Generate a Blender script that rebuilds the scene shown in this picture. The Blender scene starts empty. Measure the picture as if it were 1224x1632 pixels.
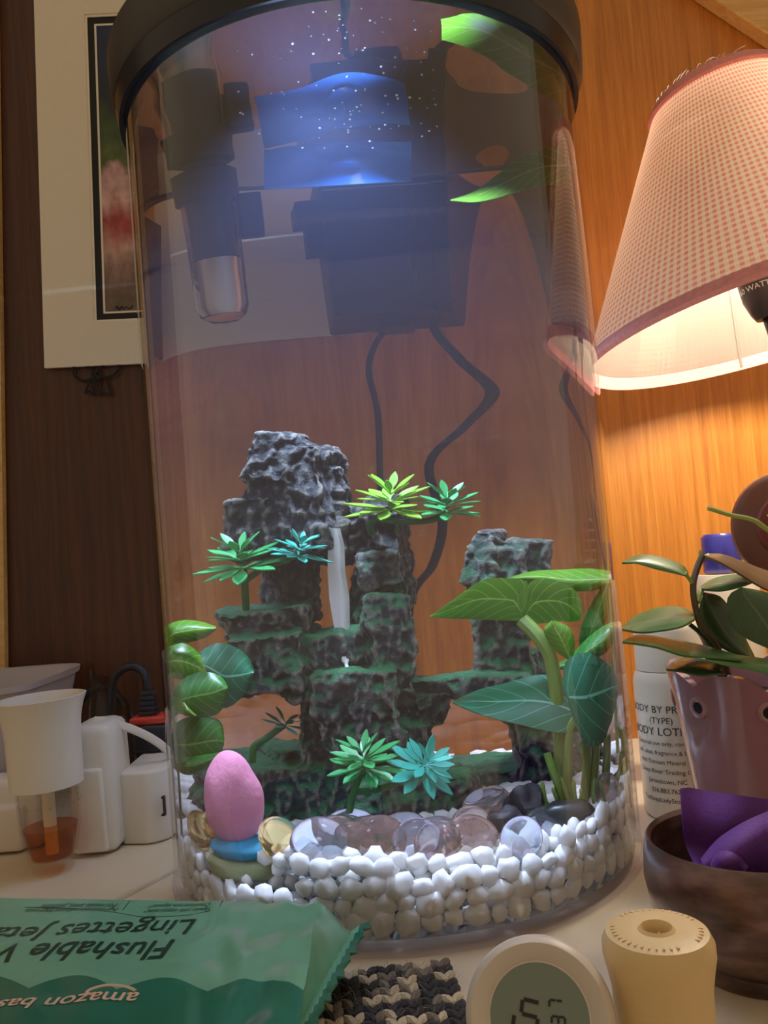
import bpy, bmesh, math, random
import numpy as np
from mathutils import Vector, Matrix, noise

random.seed(7)
rng = np.random.default_rng(7)
sc = bpy.context.scene
COL = sc.collection

# ------------------------------------------------------------------ camera
F = 1330.0
PITCH, ROLL, YAW = 0.0456, -0.0792, 0.0037
CAM = np.array([0.0, -0.5645, 0.1977])
TR, TH, WZ, WR = 0.15, 0.4827, 0.4822, 0.1465   # tank radius, height, water level, water radius
_cp, _sp, _cy, _sy = math.cos(PITCH), math.sin(PITCH), math.cos(YAW), math.sin(YAW)
FW = np.array([_sy * _cp, _cy * _cp, _sp])
_rt = np.array([_cy, -_sy, 0.0])
_up = np.cross(_rt, FW)
RT = _rt * math.cos(ROLL) + _up * math.sin(ROLL)
UP = -_rt * math.sin(ROLL) + _up * math.cos(ROLL)
cam_d = bpy.data.cameras.new('camera')
cam_d.sensor_fit = 'VERTICAL'
cam_d.sensor_height = 36.0
cam_d.lens = F * 36.0 / 1632.0
cam_d.clip_start = 0.01
cam = bpy.data.objects.new('camera', cam_d)
COL.objects.link(cam)
M3 = Matrix(((RT[0], UP[0], -FW[0], CAM[0]), (RT[1], UP[1], -FW[1], CAM[1]), (RT[2], UP[2], -FW[2], CAM[2]), (0, 0, 0, 1)))
cam.matrix_world = M3
sc.camera = cam

# ------------------------------------------------------------------ world, exposure, lights
sc.view_settings.view_transform = 'Standard'
sc.view_settings.look = 'None'
sc.view_settings.exposure = 0.0
sc.view_settings.gamma = 1.0
sc.view_settings.use_curve_mapping = False
wd = bpy.data.worlds.new('room_ambient')
sc.world = wd
wd.use_nodes = True
wd.node_tree.nodes['Background'].inputs[0].default_value = (1.0, 0.77, 0.53, 1)
wd.node_tree.nodes['Background'].inputs[1].default_value = 0.40
sc.cycles.max_bounces = 14
sc.cycles.transmission_bounces = 10
sc.cycles.transparent_max_bounces = 24
sc.cycles.volume_bounces = 0
sc.cycles.sample_clamp_indirect = 3.0

def lamp(name, kind, loc, power, color, size=0.01, target=None, spot=None, blend=0.5):
    l = bpy.data.lights.new(name, kind)
    l.energy = power
    l.color = color
    if kind == 'AREA':
        l.shape = 'DISK'
        l.size = size
    else:
        l.shadow_soft_size = size
    if kind == 'SPOT':
        l.spot_size = spot
        l.spot_blend = blend
    o = bpy.data.objects.new(name, l)
    COL.objects.link(o)
    o.location = loc
    if target is not None:
        o.rotation_euler = (Vector(target) - Vector(loc)).to_track_quat('-Z', 'Y').to_euler()
    return o

LED_P, BULB_P = 8.5, 9.0
# the strip of cool diodes under the aquarium lid, above the water
lamp('lid_led', 'AREA', (-0.015, -0.02, 0.4885), LED_P, (0.46, 0.67, 1.0), 0.06, (-0.012, -0.01, 0.1))

# ------------------------------------------------------------------ pixel helpers (photo frame 1224 x 1632)
def ray(px, py):
    d = FW + RT * ((px - 612) / F) + UP * ((816 - py) / F)
    return d / np.linalg.norm(d)
def at(px, py, Y):
    d = ray(px, py)
    return Vector(CAM + d * ((Y - CAM[1]) / d[1]))
def onz(px, py, Z):
    d = ray(px, py)
    return Vector(CAM + d * ((Z - CAM[2]) / d[2]))
def _refr(d, n, eta):
    c = -float(d @ n)
    k = 1 - eta * eta * (1 - c * c)
    return eta * d + (eta * c - math.sqrt(max(k, 0.0))) * n
def _enter(px, py):
    d = ray(px, py)
    a = d[0] ** 2 + d[1] ** 2
    b = CAM[0] * d[0] + CAM[1] * d[1]
    c = CAM[0] ** 2 + CAM[1] ** 2 - WR ** 2
    q = b * b - a * c
    if q < 0:
        q = 0.0
    t = (-b - math.sqrt(q)) / a
    p = CAM + d * t
    n = np.array([p[0], p[1], 0.0]) / WR
    return p, _refr(d, n, 1 / 1.33)
def W(px, py, Y):
    """point inside the water seen at a pixel, at depth Y, kept just off the wall"""
    p, d = _enter(px, py)
    a = math.hypot(d[0], d[1])
    chord = -2 * (p[0] * d[0] + p[1] * d[1]) / (a * a)
    lo = min(0.012, 0.3 * chord)
    t = (Y - p[1]) / d[1]
    if t < lo:
        t = lo - 0.25 * lo * (1 - math.exp(-(lo - t) / 0.05))
    t = min(t, chord - lo)
    q = p + d * t
    r = math.hypot(q[0], q[1])
    if r > WR - 0.0035:
        k = (WR - 0.0035) / r
        q = np.array([q[0] * k, q[1] * k, q[2]])
    return Vector(q)
def Wz(px, py, Z):
    p, d = _enter(px, py)
    return Vector(p + d * ((Z - p[2]) / d[2]))
def B(px, py, Y):
    """point behind the tank seen through the water"""
    p, d = _enter(px, py)
    a = d[0] ** 2 + d[1] ** 2
    t = -2 * (p[0] * d[0] + p[1] * d[1]) / a
    p2 = p + d * t
    n = -np.array([p2[0], p2[1], 0.0]) / WR
    d2 = _refr(d, n, 1.33)
    return Vector(p2 + d2 * ((Y - p2[1]) / d2[1]))
def mpp(Y):
    return (Y - CAM[1]) / F

# ------------------------------------------------------------------ materials
MATS = {}
def nodes_of(name):
    m = bpy.data.materials.new(name)
    m.use_nodes = True
    nt = m.node_tree
    bs = nt.nodes['Principled BSDF']
    MATS[name] = m
    return m, nt, bs
def N(nt, kind, **kw):
    n = nt.nodes.new(kind)
    for k, v in kw.items():
        setattr(n, k, v)
    return n
def rgba(c):
    return (c[0], c[1], c[2], 1.0)
def S(c):
    """display colour 0-255 to linear"""
    return tuple((x / 255 / 12.92) if x / 255 <= 0.04045 else ((x / 255 + 0.055) / 1.055) ** 2.4 for x in c)
def plain(name, col, rough=0.5, var=0.0, scale=30.0, bump=0.0, bscale=80.0, metal=0.0, spec=0.5, coat=0.0, emit=0.0, sub=0.0):
    m, nt, bs = nodes_of(name)
    bs.inputs['Base Color'].default_value = rgba(col)
    bs.inputs['Roughness'].default_value = rough
    bs.inputs['Metallic'].default_value = metal
    bs.inputs['Specular IOR Level'].default_value = spec
    bs.inputs['Coat Weight'].default_value = coat
    if emit:
        bs.inputs['Emission Color'].default_value = rgba(col)
        bs.inputs['Emission Strength'].default_value = emit
    if sub:
        bs.inputs['Subsurface Weight'].default_value = sub
        bs.inputs['Subsurface Radius'].default_value = (0.01, 0.008, 0.006)
        bs.inputs['Subsurface Scale'].default_value = 0.5
    tc = N(nt, 'ShaderNodeTexCoord')
    if var:
        no = N(nt, 'ShaderNodeTexNoise')
        no.inputs['Scale'].default_value = scale
        no.inputs['Detail'].default_value = 4
        nt.links.new(tc.outputs['Object'], no.inputs['Vector'])
        mx = N(nt, 'ShaderNodeMix', data_type='RGBA')
        mx.inputs['A'].default_value = rgba([c * (1 - var) for c in col])
        mx.inputs['B'].default_value = rgba([min(1, c * (1 + var)) for c in col])
        nt.links.new(no.outputs['Fac'], mx.inputs['Factor'])
        nt.links.new(mx.outputs['Result'], bs.inputs['Base Color'])
    if bump:
        no = N(nt, 'ShaderNodeTexNoise')
        no.inputs['Scale'].default_value = bscale
        no.inputs['Detail'].default_value = 5
        nt.links.new(tc.outputs['Object'], no.inputs['Vector'])
        bp = N(nt, 'ShaderNodeBump')
        bp.inputs['Strength'].default_value = bump
        bp.inputs['Distance'].default_value = 0.002
        nt.links.new(no.outputs['Fac'], bp.inputs['Height'])
        nt.links.new(bp.outputs['Normal'], bs.inputs['Normal'])
    return m
def glass(name, col=(1, 1, 1), ior=1.45, rough=0.0, film=0.0, spec=0.5):
    m, nt, bs = nodes_of(name)
    bs.inputs['Base Color'].default_value = rgba(col)
    bs.inputs['Transmission Weight'].default_value = 1.0
    bs.inputs['Roughness'].default_value = rough
    bs.inputs['IOR'].default_value = ior
    if film:
        bs.inputs['Thin Film Thickness'].default_value = film
        bs.inputs['Thin Film IOR'].default_value = 1.9
    return m
def thin_clear(name, ior=1.33, tint=(1, 1, 1), rough=0.0, front_only=True):
    """thin clear film: straight-through with Fresnel reflection"""
    m = bpy.data.materials.new(name)
    m.use_nodes = True
    nt = m.node_tree
    nt.nodes.remove(nt.nodes['Principled BSDF'])
    out = nt.nodes['Material Output']
    tr = N(nt, 'ShaderNodeBsdfTransparent')
    tr.inputs[0].default_value = rgba(tint)
    gl = N(nt, 'ShaderNodeBsdfGlossy')
    gl.inputs['Roughness'].default_value = rough
    fr = N(nt, 'ShaderNodeFresnel')
    fr.inputs['IOR'].default_value = ior
    mx = N(nt, 'ShaderNodeMixShader')
    fac = fr.outputs[0]
    if front_only:
        ge = N(nt, 'ShaderNodeNewGeometry')
        inv = N(nt, 'ShaderNodeMath', operation='SUBTRACT')
        inv.inputs[0].default_value = 1.0
        nt.links.new(ge.outputs['Backfacing'], inv.inputs[1])
        mu = N(nt, 'ShaderNodeMath', operation='MULTIPLY')
        nt.links.new(fr.outputs[0], mu.inputs[0])
        nt.links.new(inv.outputs[0], mu.inputs[1])
        fac = mu.outputs[0]
    nt.links.new(fac, mx.inputs[0])
    nt.links.new(tr.outputs[0], mx.inputs[1])
    nt.links.new(gl.outputs[0], mx.inputs[2])
    nt.links.new(mx.outputs[0], out.inputs['Surface'])
    MATS[name] = m
    return m
def ramp(nt, stops):
    r = N(nt, 'ShaderNodeValToRGB')
    e = r.color_ramp.elements
    e[0].position, e[0].color = stops[0][0], rgba(stops[0][1])
    e[1].position, e[1].color = stops[-1][0], rgba(stops[-1][1])
    for p, c in stops[1:-1]:
        x = e.new(p)
        x.color = rgba(c)
    return r
def wood(name, dark, mid, light, scale=1.0, axis='z', rough=0.42):
    m, nt, bs = nodes_of(name)
    tc = N(nt, 'ShaderNodeTexCoord')
    mp = N(nt, 'ShaderNodeMapping')
    sv = {'z': (150 * scale, 150 * scale, 5 * scale), 'x': (5 * scale, 150 * scale, 150 * scale)}[axis]
    mp.inputs['Scale'].default_value = sv
    nt.links.new(tc.outputs['Object'], mp.inputs['Vector'])
    n1 = N(nt, 'ShaderNodeTexNoise')
    n1.inputs['Scale'].default_value = 1.0
    n1.inputs['Detail'].default_value = 6
    n1.inputs['Distortion'].default_value = 0.3
    nt.links.new(mp.outputs[0], n1.inputs['Vector'])
    mp2 = N(nt, 'ShaderNodeMapping')
    mp2.inputs['Scale'].default_value = tuple(s * 5 for s in sv)
    nt.links.new(tc.outputs['Object'], mp2.inputs['Vector'])
    n2 = N(nt, 'ShaderNodeTexNoise')
    n2.inputs['Scale'].default_value = 1.0
    n2.inputs['Detail'].default_value = 3
    nt.links.new(mp2.outputs[0], n2.inputs['Vector'])
    ad = N(nt, 'ShaderNodeMath', operation='MULTIPLY_ADD')
    ad.inputs[1].default_value = 0.35
    nt.links.new(n2.outputs['Fac'], ad.inputs[0])
    mu = N(nt, 'ShaderNodeMath', operation='MULTIPLY')
    mu.inputs[1].default_value = 0.65
    nt.links.new(n1.outputs['Fac'], mu.inputs[0])
    nt.links.new(mu.outputs[0], ad.inputs[2])
    r = ramp(nt, [(0.3, dark), (0.5, mid), (0.7, light)])
    nt.links.new(ad.outputs[0], r.inputs[0])
    nt.links.new(r.outputs[0], bs.inputs['Base Color'])
    bs.inputs['Roughness'].default_value = rough
    bp = N(nt, 'ShaderNodeBump')
    bp.inputs['Strength'].default_value = 0.15
    bp.inputs['Distance'].default_value = 0.001
    nt.links.new(ad.outputs[0], bp.inputs['Height'])
    nt.links.new(bp.outputs['Normal'], bs.inputs['Normal'])
    return m
def leafmat(name, col, vein, rough=0.35, nveins=7.0, trans=0.35, vw=0.10):
    """leaf with procedural midrib and side veins from its own UV map, partly translucent"""
    m, nt, bs = nodes_of(name)
    uv = N(nt, 'ShaderNodeUVMap')
    sp = N(nt, 'ShaderNodeSeparateXYZ')
    nt.links.new(uv.outputs[0], sp.inputs[0])
    def math_(op, a, b=None, **kw):
        n = N(nt, 'ShaderNodeMath', operation=op)
        for i, v in enumerate((a, b)):
            if v is None:
                continue
            if isinstance(v, (int, float)):
                n.inputs[i].default_value = v
            else:
                nt.links.new(v, n.inputs[i])
        return n.outputs[0]
    av = math_('ABSOLUTE', math_('SUBTRACT', sp.outputs[1], 0.5))
    ph = math_('FRACT', math_('ADD', math_('MULTIPLY', sp.outputs[0], nveins), math_('MULTIPLY', av, -nveins * 0.55)))
    side = math_('LESS_THAN', ph, vw)
    mid = math_('LESS_THAN', av, 0.018)
    fac = math_('MAXIMUM', math_('MULTIPLY', side, 0.45), math_('MULTIPLY', mid, 0.9))
    no = N(nt, 'ShaderNodeTexNoise')
    no.inputs['Scale'].default_value = 40
    nt.links.new(N(nt, 'ShaderNodeTexCoord').outputs['Object'], no.inputs['Vector'])
    mx0 = N(nt, 'ShaderNodeMix', data_type='RGBA')
    mx0.inputs['A'].default_value = rgba([c * 0.75 for c in col])
    mx0.inputs['B'].default_value = rgba([min(1, c * 1.25) for c in col])
    nt.links.new(no.outputs['Fac'], mx0.inputs['Factor'])
    mx = N(nt, 'ShaderNodeMix', data_type='RGBA')
    nt.links.new(fac, mx.inputs['Factor'])
    nt.links.new(mx0.outputs['Result'], mx.inputs['A'])
    mx.inputs['B'].default_value = rgba(vein)
    nt.links.new(mx.outputs['Result'], bs.inputs['Base Color'])
    bs.inputs['Roughness'].default_value = rough
    tl = N(nt, 'ShaderNodeBsdfTranslucent')
    nt.links.new(mx.outputs['Result'], tl.inputs[0])
    ms = N(nt, 'ShaderNodeMixShader')
    ms.inputs[0].default_value = trans
    nt.links.new(bs.outputs[0], ms.inputs[1])
    nt.links.new(tl.outputs[0], ms.inputs[2])
    nt.links.new(ms.outputs[0], nt.nodes['Material Output'].inputs['Surface'])
    return m

# ------------------------------------------------------------------ mesh helpers
class MB:
    def __init__(self):
        self.v, self.f, self.uv = [], [], None
    def add(self, vs, fs):
        b = len(self.v)
        self.v.extend(tuple(p) for p in vs)
        self.f.extend(tuple(b + i for i in q) for q in fs)
        return self
    def box(self, c, s, rot=None, taper=1.0):
        c = Vector(c)
        vs = []
        for z in (-1, 1):
            k = taper if z > 0 else 1.0
            for y in (-1, 1):
                for x in (-1, 1):
                    p = Vector((x * s[0] / 2 * k, y * s[1] / 2 * k, z * s[2] / 2))
                    vs.append(c + (rot @ p if rot else p))
        return self.add(vs, [(0, 2, 3, 1), (4, 5, 7, 6), (0, 1, 5, 4), (2, 6, 7, 3), (0, 4, 6, 2), (1, 3, 7, 5)])
    def lathe(self, prof, seg=48, c=(0, 0, 0), frame=None, closed=False, a0=0.0):
        """prof: list of (r, z); frame: 3x3 matrix"""
        c = Vector(c)
        vs, fs = [], []
        n = len(prof)
        for j in range(seg):
            a = a0 + 2 * math.pi * j / seg
            for r, z in prof:
                p = Vector((r * math.cos(a), r * math.sin(a), z))
                vs.append(c + (frame @ p if frame else p))
        for j in range(seg):
            k = (j + 1) % seg
            for i in range(n - 1 + (1 if closed else 0)):
                i2 = (i + 1) % n
                fs.append((j * n + i, k * n + i, k * n + i2, j * n + i2))
        self.add(vs, fs)
        return self
    def tube(self, pts, r, seg=8, cap=True, flat=None):
        pts = [Vector(p) for p in pts]
        rs = r if isinstance(r, (list, tuple)) else [r] * len(pts)
        vs, fs = [], []
        ref = Vector((0.13, 0.31, 0.94))
        nprev = None
        for i, p in enumerate(pts):
            t = (pts[min(i + 1, len(pts) - 1)] - pts[max(i - 1, 0)]).normalized()
            if nprev is None:
                a = t.cross(ref)
                if a.length < 1e-4:
                    a = t.cross(Vector((1, 0, 0)))
            else:
                a = nprev - t * nprev.dot(t)
            a.normalize()
            nprev = a
            b = t.cross(a)
            for k in range(seg):
                an = 2 * math.pi * k / seg
                vs.append(p + (a * math.cos(an) + b * math.sin(an) * (flat or 1.0)) * rs[i])
        for i in range(len(pts) - 1):
            for k in range(seg):
                k2 = (k + 1) % seg
                fs.append((i * seg + k, i * seg + k2, (i + 1) * seg + k2, (i + 1) * seg + k))
        if cap:
            fs.append(tuple(reversed(range(seg))))
            fs.append(tuple((len(pts) - 1) * seg + k for k in range(seg)))
        return self.add(vs, fs)
    def ball(self, c, r, sub=2, sq=(1, 1, 1), rot=None, nz=0.0, seed=0):
        bm = bmesh.new()
        bmesh.ops.create_icosphere(bm, subdivisions=sub, radius=1.0)
        vs = []
        for v in bm.verts:
            p = v.co.copy()
            if nz:
                p *= 1 + nz * noise.noise(p * 1.3 + Vector((seed * 7.1, seed * 3.3, seed)))
            p = Vector((p.x * sq[0], p.y * sq[1], p.z * sq[2])) * r
            vs.append(Vector(c) + (rot @ p if rot else p))
        fs = [tuple(v.index for v in f.verts) for f in bm.faces]
        bm.free()
        return self.add(vs, fs)
    def mesh(self, name, mat, smooth=True, bevel=0.0, angle=40):
        me = bpy.data.meshes.new(name)
        me.from_pydata(self.v, [], self.f)
        bm = bmesh.new()
        bm.from_mesh(me)
        bmesh.ops.remove_doubles(bm, verts=bm.verts, dist=1e-7)
        if bevel:
            bmesh.ops.bevel(bm, geom=[e for e in bm.edges], offset=bevel, segments=3, profile=0.5, affect='EDGES', clamp_overlap=True)
        bmesh.ops.recalc_face_normals(bm, faces=bm.faces)
        bm.to_mesh(me)
        bm.free()
        if smooth:
            me.polygons.foreach_set('use_smooth', [True] * len(me.polygons))
            me.set_sharp_from_angle(angle=math.radians(angle))
        if mat is not None:
            me.materials.append(MATS[mat] if isinstance(mat, str) else mat)
        return me
    def build(self, name, mat, parent=None, **kw):
        return link(name, self.mesh(name, mat, **kw), parent)
def link(name, me, parent=None):
    o = bpy.data.objects.new(name, me)
    COL.objects.link(o)
    if parent is not None:
        o.parent = parent
        o.matrix_parent_inverse = Matrix.Identity(4)
        o.location = -Vector(parent_world(parent))
    return o
def parent_world(p):
    w = Vector(p.location)
    while p.parent is not None:
        p = p.parent
        w = w + Vector(p.location)
    return w
def tag(o, label=None, cat=None, group=None, kind=None):
    for k, v in (('label', label), ('category', cat), ('group', group), ('kind', kind)):
        if v:
            o[k] = v
    return o
def thing(name, loc, label, cat, group=None):
    o = bpy.data.objects.new(name, None)
    o.empty_display_size = 0.01
    COL.objects.link(o)
    o.location = loc
    return tag(o, label, cat, group)
def part_label(o, label):
    o['label'] = label
    return o
def smooth_path(pts, n=8):
    """Catmull-Rom through points"""
    pts = [Vector(p) for p in pts]
    out = []
    for i in range(len(pts) - 1):
        p0, p1, p2, p3 = pts[max(i - 1, 0)], pts[i], pts[i + 1], pts[min(i + 2, len(pts) - 1)]
        for k in range(n):
            t = k / n
            out.append(0.5 * ((2 * p1) + (p2 - p0) * t + (2 * p0 - 5 * p1 + 4 * p2 - p3) * t * t + (3 * p1 - p0 - 3 * p2 + p3) * t ** 3))
    out.append(pts[-1])
    return out
def resample(pts, n):
    pts = smooth_path(pts, 10)
    L = [0.0]
    for a, b in zip(pts, pts[1:]):
        L.append(L[-1] + (b - a).length)
    out = []
    j = 0
    for i in range(n):
        s = L[-1] * i / (n - 1)
        while j < len(L) - 2 and L[j + 1] < s:
            j += 1
        t = (s - L[j]) / max(L[j + 1] - L[j], 1e-9)
        out.append(pts[j].lerp(pts[j + 1], min(max(t, 0), 1)))
    return out
def grid_mesh(name, rows, mat, thick=0.0, both=True):
    """rows: list of lists of points; gives UV u along the row index, v across; solid with a thickness"""
    nu, nv = len(rows), len(rows[0])
    vs = [Vector(p) for r in rows for p in r]
    fs, uvs = [], []
    for i in range(nu - 1):
        for j in range(nv - 1):
            fs.append((i * nv + j, (i + 1) * nv + j, (i + 1) * nv + j + 1, i * nv + j + 1))
    nrm = [Vector((0, 0, 0)) for _ in vs]
    for f in fs:
        n = (vs[f[2]] - vs[f[0]]).cross(vs[f[3]] - vs[f[1]])
        for k in f:
            nrm[k] += n
    uv = {}
    for i in range(nu):
        for j in range(nv):
            uv[i * nv + j] = (i / (nu - 1), j / (nv - 1))
    allv = list(vs)
    allf = list(fs)
    if thick:
        m = len(vs)
        for k, p in enumerate(vs):
            n = nrm[k].normalized() if nrm[k].length > 0 else Vector((0, 0, 1))
            allv.append(p - n * thick)
            uv[m + k] = uv[k]
        allf += [tuple(m + k for k in reversed(f)) for f in fs]
        edge = [i * nv for i in range(nu)] + [(nu - 1) * nv + j for j in range(1, nv)] + [i * nv + nv - 1 for i in range(nu - 2, -1, -1)] + [j for j in range(nv - 2, 0, -1)]
        for a, b in zip(edge, edge[1:] + edge[:1]):
            allf.append((a, m + a, m + b, b))
    me = bpy.data.meshes.new(name)
    me.from_pydata([tuple(p) for p in allv], [], allf)
    ul = me.uv_layers.new(name='UVMap')
    li = np.empty(len(me.loops), dtype=np.int32)
    me.loops.foreach_get('vertex_index', li)
    arr = np.array([uv[k] for k in range(len(allv))], dtype=np.float32)[li]
    ul.data.foreach_set('uv', arr.ravel())
    me.polygons.foreach_set('use_smooth', [True] * len(me.polygons))
    me.set_sharp_from_angle(angle=math.radians(60))
    if mat:
        me.materials.append(MATS[mat])
    return me
def strip_leaf(name, top, bot, fn, Y0, Y1, mat, parent, nu=18, nv=9, cup=0.006, thick=0.0006, Ymid=0.0):
    """a leaf between two edge curves given in photo pixels (both from base to tip); Y0/Y1 depths of the two edges"""
    a = resample([Vector((x, y, 0)) for x, y in top], nu)
    b = resample([Vector((x, y, 0)) for x, y in bot], nu)
    rows = []
    for i in range(nu):
        u = i / (nu - 1)
        row = []
        for j in range(nv):
            v = j / (nv - 1)
            p = a[i].lerp(b[i], v)
            Y = Y0 + (Y1 - Y0) * v + Ymid * math.sin(math.pi * u) + cup * (abs(v - 0.5) * 2) ** 2
            row.append(fn(p.x, p.y, Y))
        rows.append(row)
    return link(name, grid_mesh(name, rows, mat, thick), parent)
def copy_obj(o, parent=None, loc=None, rot=None, scale=None):
    c = o.copy()
    COL.objects.link(c)
    if parent is not None:
        c.parent = parent
    if loc is not None:
        c.location = loc
    if rot is not None:
        c.rotation_euler = rot
    if scale is not None:
        c.scale = scale
    return c
def text_mesh(body, size=1.0, bold=0.0):
    cu = bpy.data.curves.new('lettering', 'FONT')
    cu.body = body
    cu.size = size
    cu.offset = bold
    cu.resolution_u = 3
    o = bpy.data.objects.new('lettering', cu)
    COL.objects.link(o)
    bpy.context.view_layer.update()
    dg = bpy.context.evaluated_depsgraph_get()
    me = bpy.data.meshes.new_from_object(o.evaluated_get(dg))
    bpy.data.objects.remove(o)
    bpy.data.curves.remove(cu)
    return me

# ------------------------------------------------------------------ setting: walls, table top, trim
WALLY = 0.24
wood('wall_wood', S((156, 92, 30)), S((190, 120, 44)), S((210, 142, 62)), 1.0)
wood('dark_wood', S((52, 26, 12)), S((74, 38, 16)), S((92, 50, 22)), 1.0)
wood('pale_wood', S((190, 140, 70)), S((214, 168, 96)), S((228, 188, 120)), 1.2, 'x')
plain('table_laminate', S((214, 196, 166)), 0.35, 0.04, 9, 0.05, 200)
def structure(o):
    o['kind'] = 'structure'
    return o
WSEAM = -0.08
mb = MB().box((WSEAM + 0.8, WALLY + 0.02, 0.6), (1.6, 0.04, 1.6))
structure(mb.build('wall_back', 'wall_wood', smooth=False))
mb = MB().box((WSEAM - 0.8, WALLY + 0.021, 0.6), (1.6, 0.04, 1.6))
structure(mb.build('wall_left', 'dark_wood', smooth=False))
# table top: two leaves meeting in a shallow joint, with a raised bead along the joint
p1, p2 = onz(185, 1437, 0), onz(282, 1386, 0)
jd = (p2 - p1).normalized()
jn = Vector((-jd.y, jd.x, 0))
mb = MB().box((0.1, -0.22, -0.02), (2.6, 1.16, 0.04))
floor = structure(mb.build('floor', 'table_laminate', smooth=False))
tag(floor, 'cream laminate table top carrying everything')
mb = MB().tube([p1 - jd * 0.5 + Vector((0, 0, 0.0004)), p2 + jd * 0.02 + Vector((0, 0, 0.0004))], 0.0022, 8)
structure(mb.build('trim_1', 'table_laminate'))
# pale vertical batten at the far left of the wall
a = at(4, 700, WALLY - 0.003)
b_ = at(12, 1070, WALLY - 0.003)
rotz = math.atan2(b_.x - a.x, a.z - b_.z)
mb = MB().box((a.x - 0.04, WALLY - 0.004, 0.30), (0.08, 0.008, 1.0), Matrix.Rotation(0.045, 3, 'Y'))
structure(mb.build('trim_2', 'pale_wood', smooth=False))
# pale plank across the upper right corner
a, b_ = at(1122, 0, WALLY - 0.01), at(1224, 68, WALLY - 0.01)
dr = (b_ - a).normalized()
up = Vector((-dr.z, 0, dr.x))
if up.z < 0:
    up = -up
rot = Matrix((dr, Vector((0, 1, 0)), up)).transposed()
mb = MB().box((a + b_) / 2 + up * 0.06 + Vector((0, 0.0, 0)), (0.9, 0.018, 0.12), rot)
structure(mb.build('trim_3', 'pale_wood', smooth=False, bevel=0.002))

# ------------------------------------------------------------------ aquarium
thin_clear('acrylic', 1.75, (0.985, 0.985, 0.985))
thin_clear('water_top', 1.33, (1, 1, 1), front_only=False)
def water_material():
    m = bpy.data.materials.new('water')
    m.use_nodes = True
    nt = m.node_tree
    nt.nodes.remove(nt.nodes['Principled BSDF'])
    g = N(nt, 'ShaderNodeBsdfGlass')
    g.inputs['IOR'].default_value = 1.33
    g.inputs['Roughness'].default_value = 0.0
    out = nt.nodes['Material Output']
    nt.links.new(g.outputs[0], out.inputs['Surface'])
    vs = N(nt, 'ShaderNodeVolumeScatter')
    vs.inputs['Color'].default_value = (0.42, 0.52, 1.0, 1)
    vs.inputs['Density'].default_value = WATER_D
    vs.inputs['Anisotropy'].default_value = 0.1
    va = N(nt, 'ShaderNodeVolumeAbsorption')
    va.inputs['Color'].default_value = (0.60, 0.50, 0.48, 1)
    va.inputs['Density'].default_value = 3.2
    ad = N(nt, 'ShaderNodeAddShader')
    nt.links.new(vs.outputs[0], ad.inputs[0]); nt.links.new(va.outputs[0], ad.inputs[1])
    nt.links.new(ad.outputs[0], out.inputs['Volume'])
    MATS['water'] = m
WATER_D = 0.075
water_material()
plain('black_plastic', (0.012, 0.012, 0.014), 0.3, bump=0.02)
plain('lid_plastic', (0.008, 0.008, 0.01), 0.3)
plain('lid_band_plastic', (0.05, 0.042, 0.035), 0.5)
thin_clear('rim_acrylic', 1.3, (0.93, 0.92, 0.97), 0.05)
tank = thing('aquarium', (0, 0, 0), 'tall clear cylindrical aquarium with a black lid, lit from above', 'aquarium')
SEG = 160
mb = MB().lathe([(TR, 0.004), (TR, TH + 0.009), (TR - 0.0025, TH + 0.009), (TR - 0.0025, 0.008)], SEG, closed=True)
mb.build('tank_wall', 'acrylic', tank)
mb = MB().lathe([(0.0, 0.0), (TR + 0.0005, 0.0), (TR + 0.002, 0.0015), (TR + 0.0005, 0.004), (TR - 0.002, 0.006), (0.0, 0.006)], SEG)
mb.build('tank_base', 'rim_acrylic', tank)
# water: side and floor of the water body, then its surface
me = MB().lathe([(0.0, 0.0068), (WR, 0.0068), (WR, WZ)], 256).mesh('water', 'water', angle=60)
bm = bmesh.new(); bm.from_mesh(me)
for f in bm.faces:
    c = f.calc_center_median()
    n = Vector((c.x, c.y, 0)) if c.z > 0.01 else Vector((0, 0, -1))
    if f.normal.dot(n) < 0:
        f.normal_flip()
bm.to_mesh(me); bm.free()
part_label(link('water', me, tank), 'slightly cloudy water')
rows = []
for i in range(28):
    r = WR * i / 27
    rows.append([Vector((r * math.cos(t), r * math.sin(t), WZ + 0.00025 * noise.noise(Vector((r * math.cos(t) * 30, r * math.sin(t) * 30, 2))))) for t in [2 * math.pi * k / 96 for k in range(97)]])
wtop = grid_mesh('water_surface', rows, 'water_top')
wb = bmesh.new(); wb.from_mesh(wtop)
bmesh.ops.remove_doubles(wb, verts=wb.verts, dist=1e-7)
for f in wb.faces:
    if f.normal.z < 0:
        f.normal_flip()
wb.to_mesh(wtop); wb.free()
link('water_surface', wtop, tank)
lid = MB().lathe([(TR - 0.012, TH + 0.012), (TR + 0.0008, TH + 0.012), (TR + 0.0008, TH + 0.0005), (TR + 0.0035, TH), (TR + 0.0055, TH + 0.012), (TR + 0.0065, TH + 0.040), (TR + 0.004, TH + 0.045), (0, TH + 0.046), (0, TH + 0.018), (TR - 0.012, TH + 0.018)], SEG).build('lid', 'lid_plastic', tank)
part_label(MB().lathe([(TR + 0.0056, TH + 0.0125), (TR + 0.0075, TH + 0.015), (TR + 0.0085, TH + 0.040), (TR + 0.006, TH + 0.044)], SEG).build('lid_band', 'lid_band_plastic', tank), 'dull brown-grey band around the lid')
mb = MB().box((-0.015, -0.02, 0.4945), (0.07, 0.02, 0.009))
part_label(mb.build('led_bar', 'black_plastic', tank, bevel=0.002, smooth=False), 'light bar under the lid')

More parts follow.
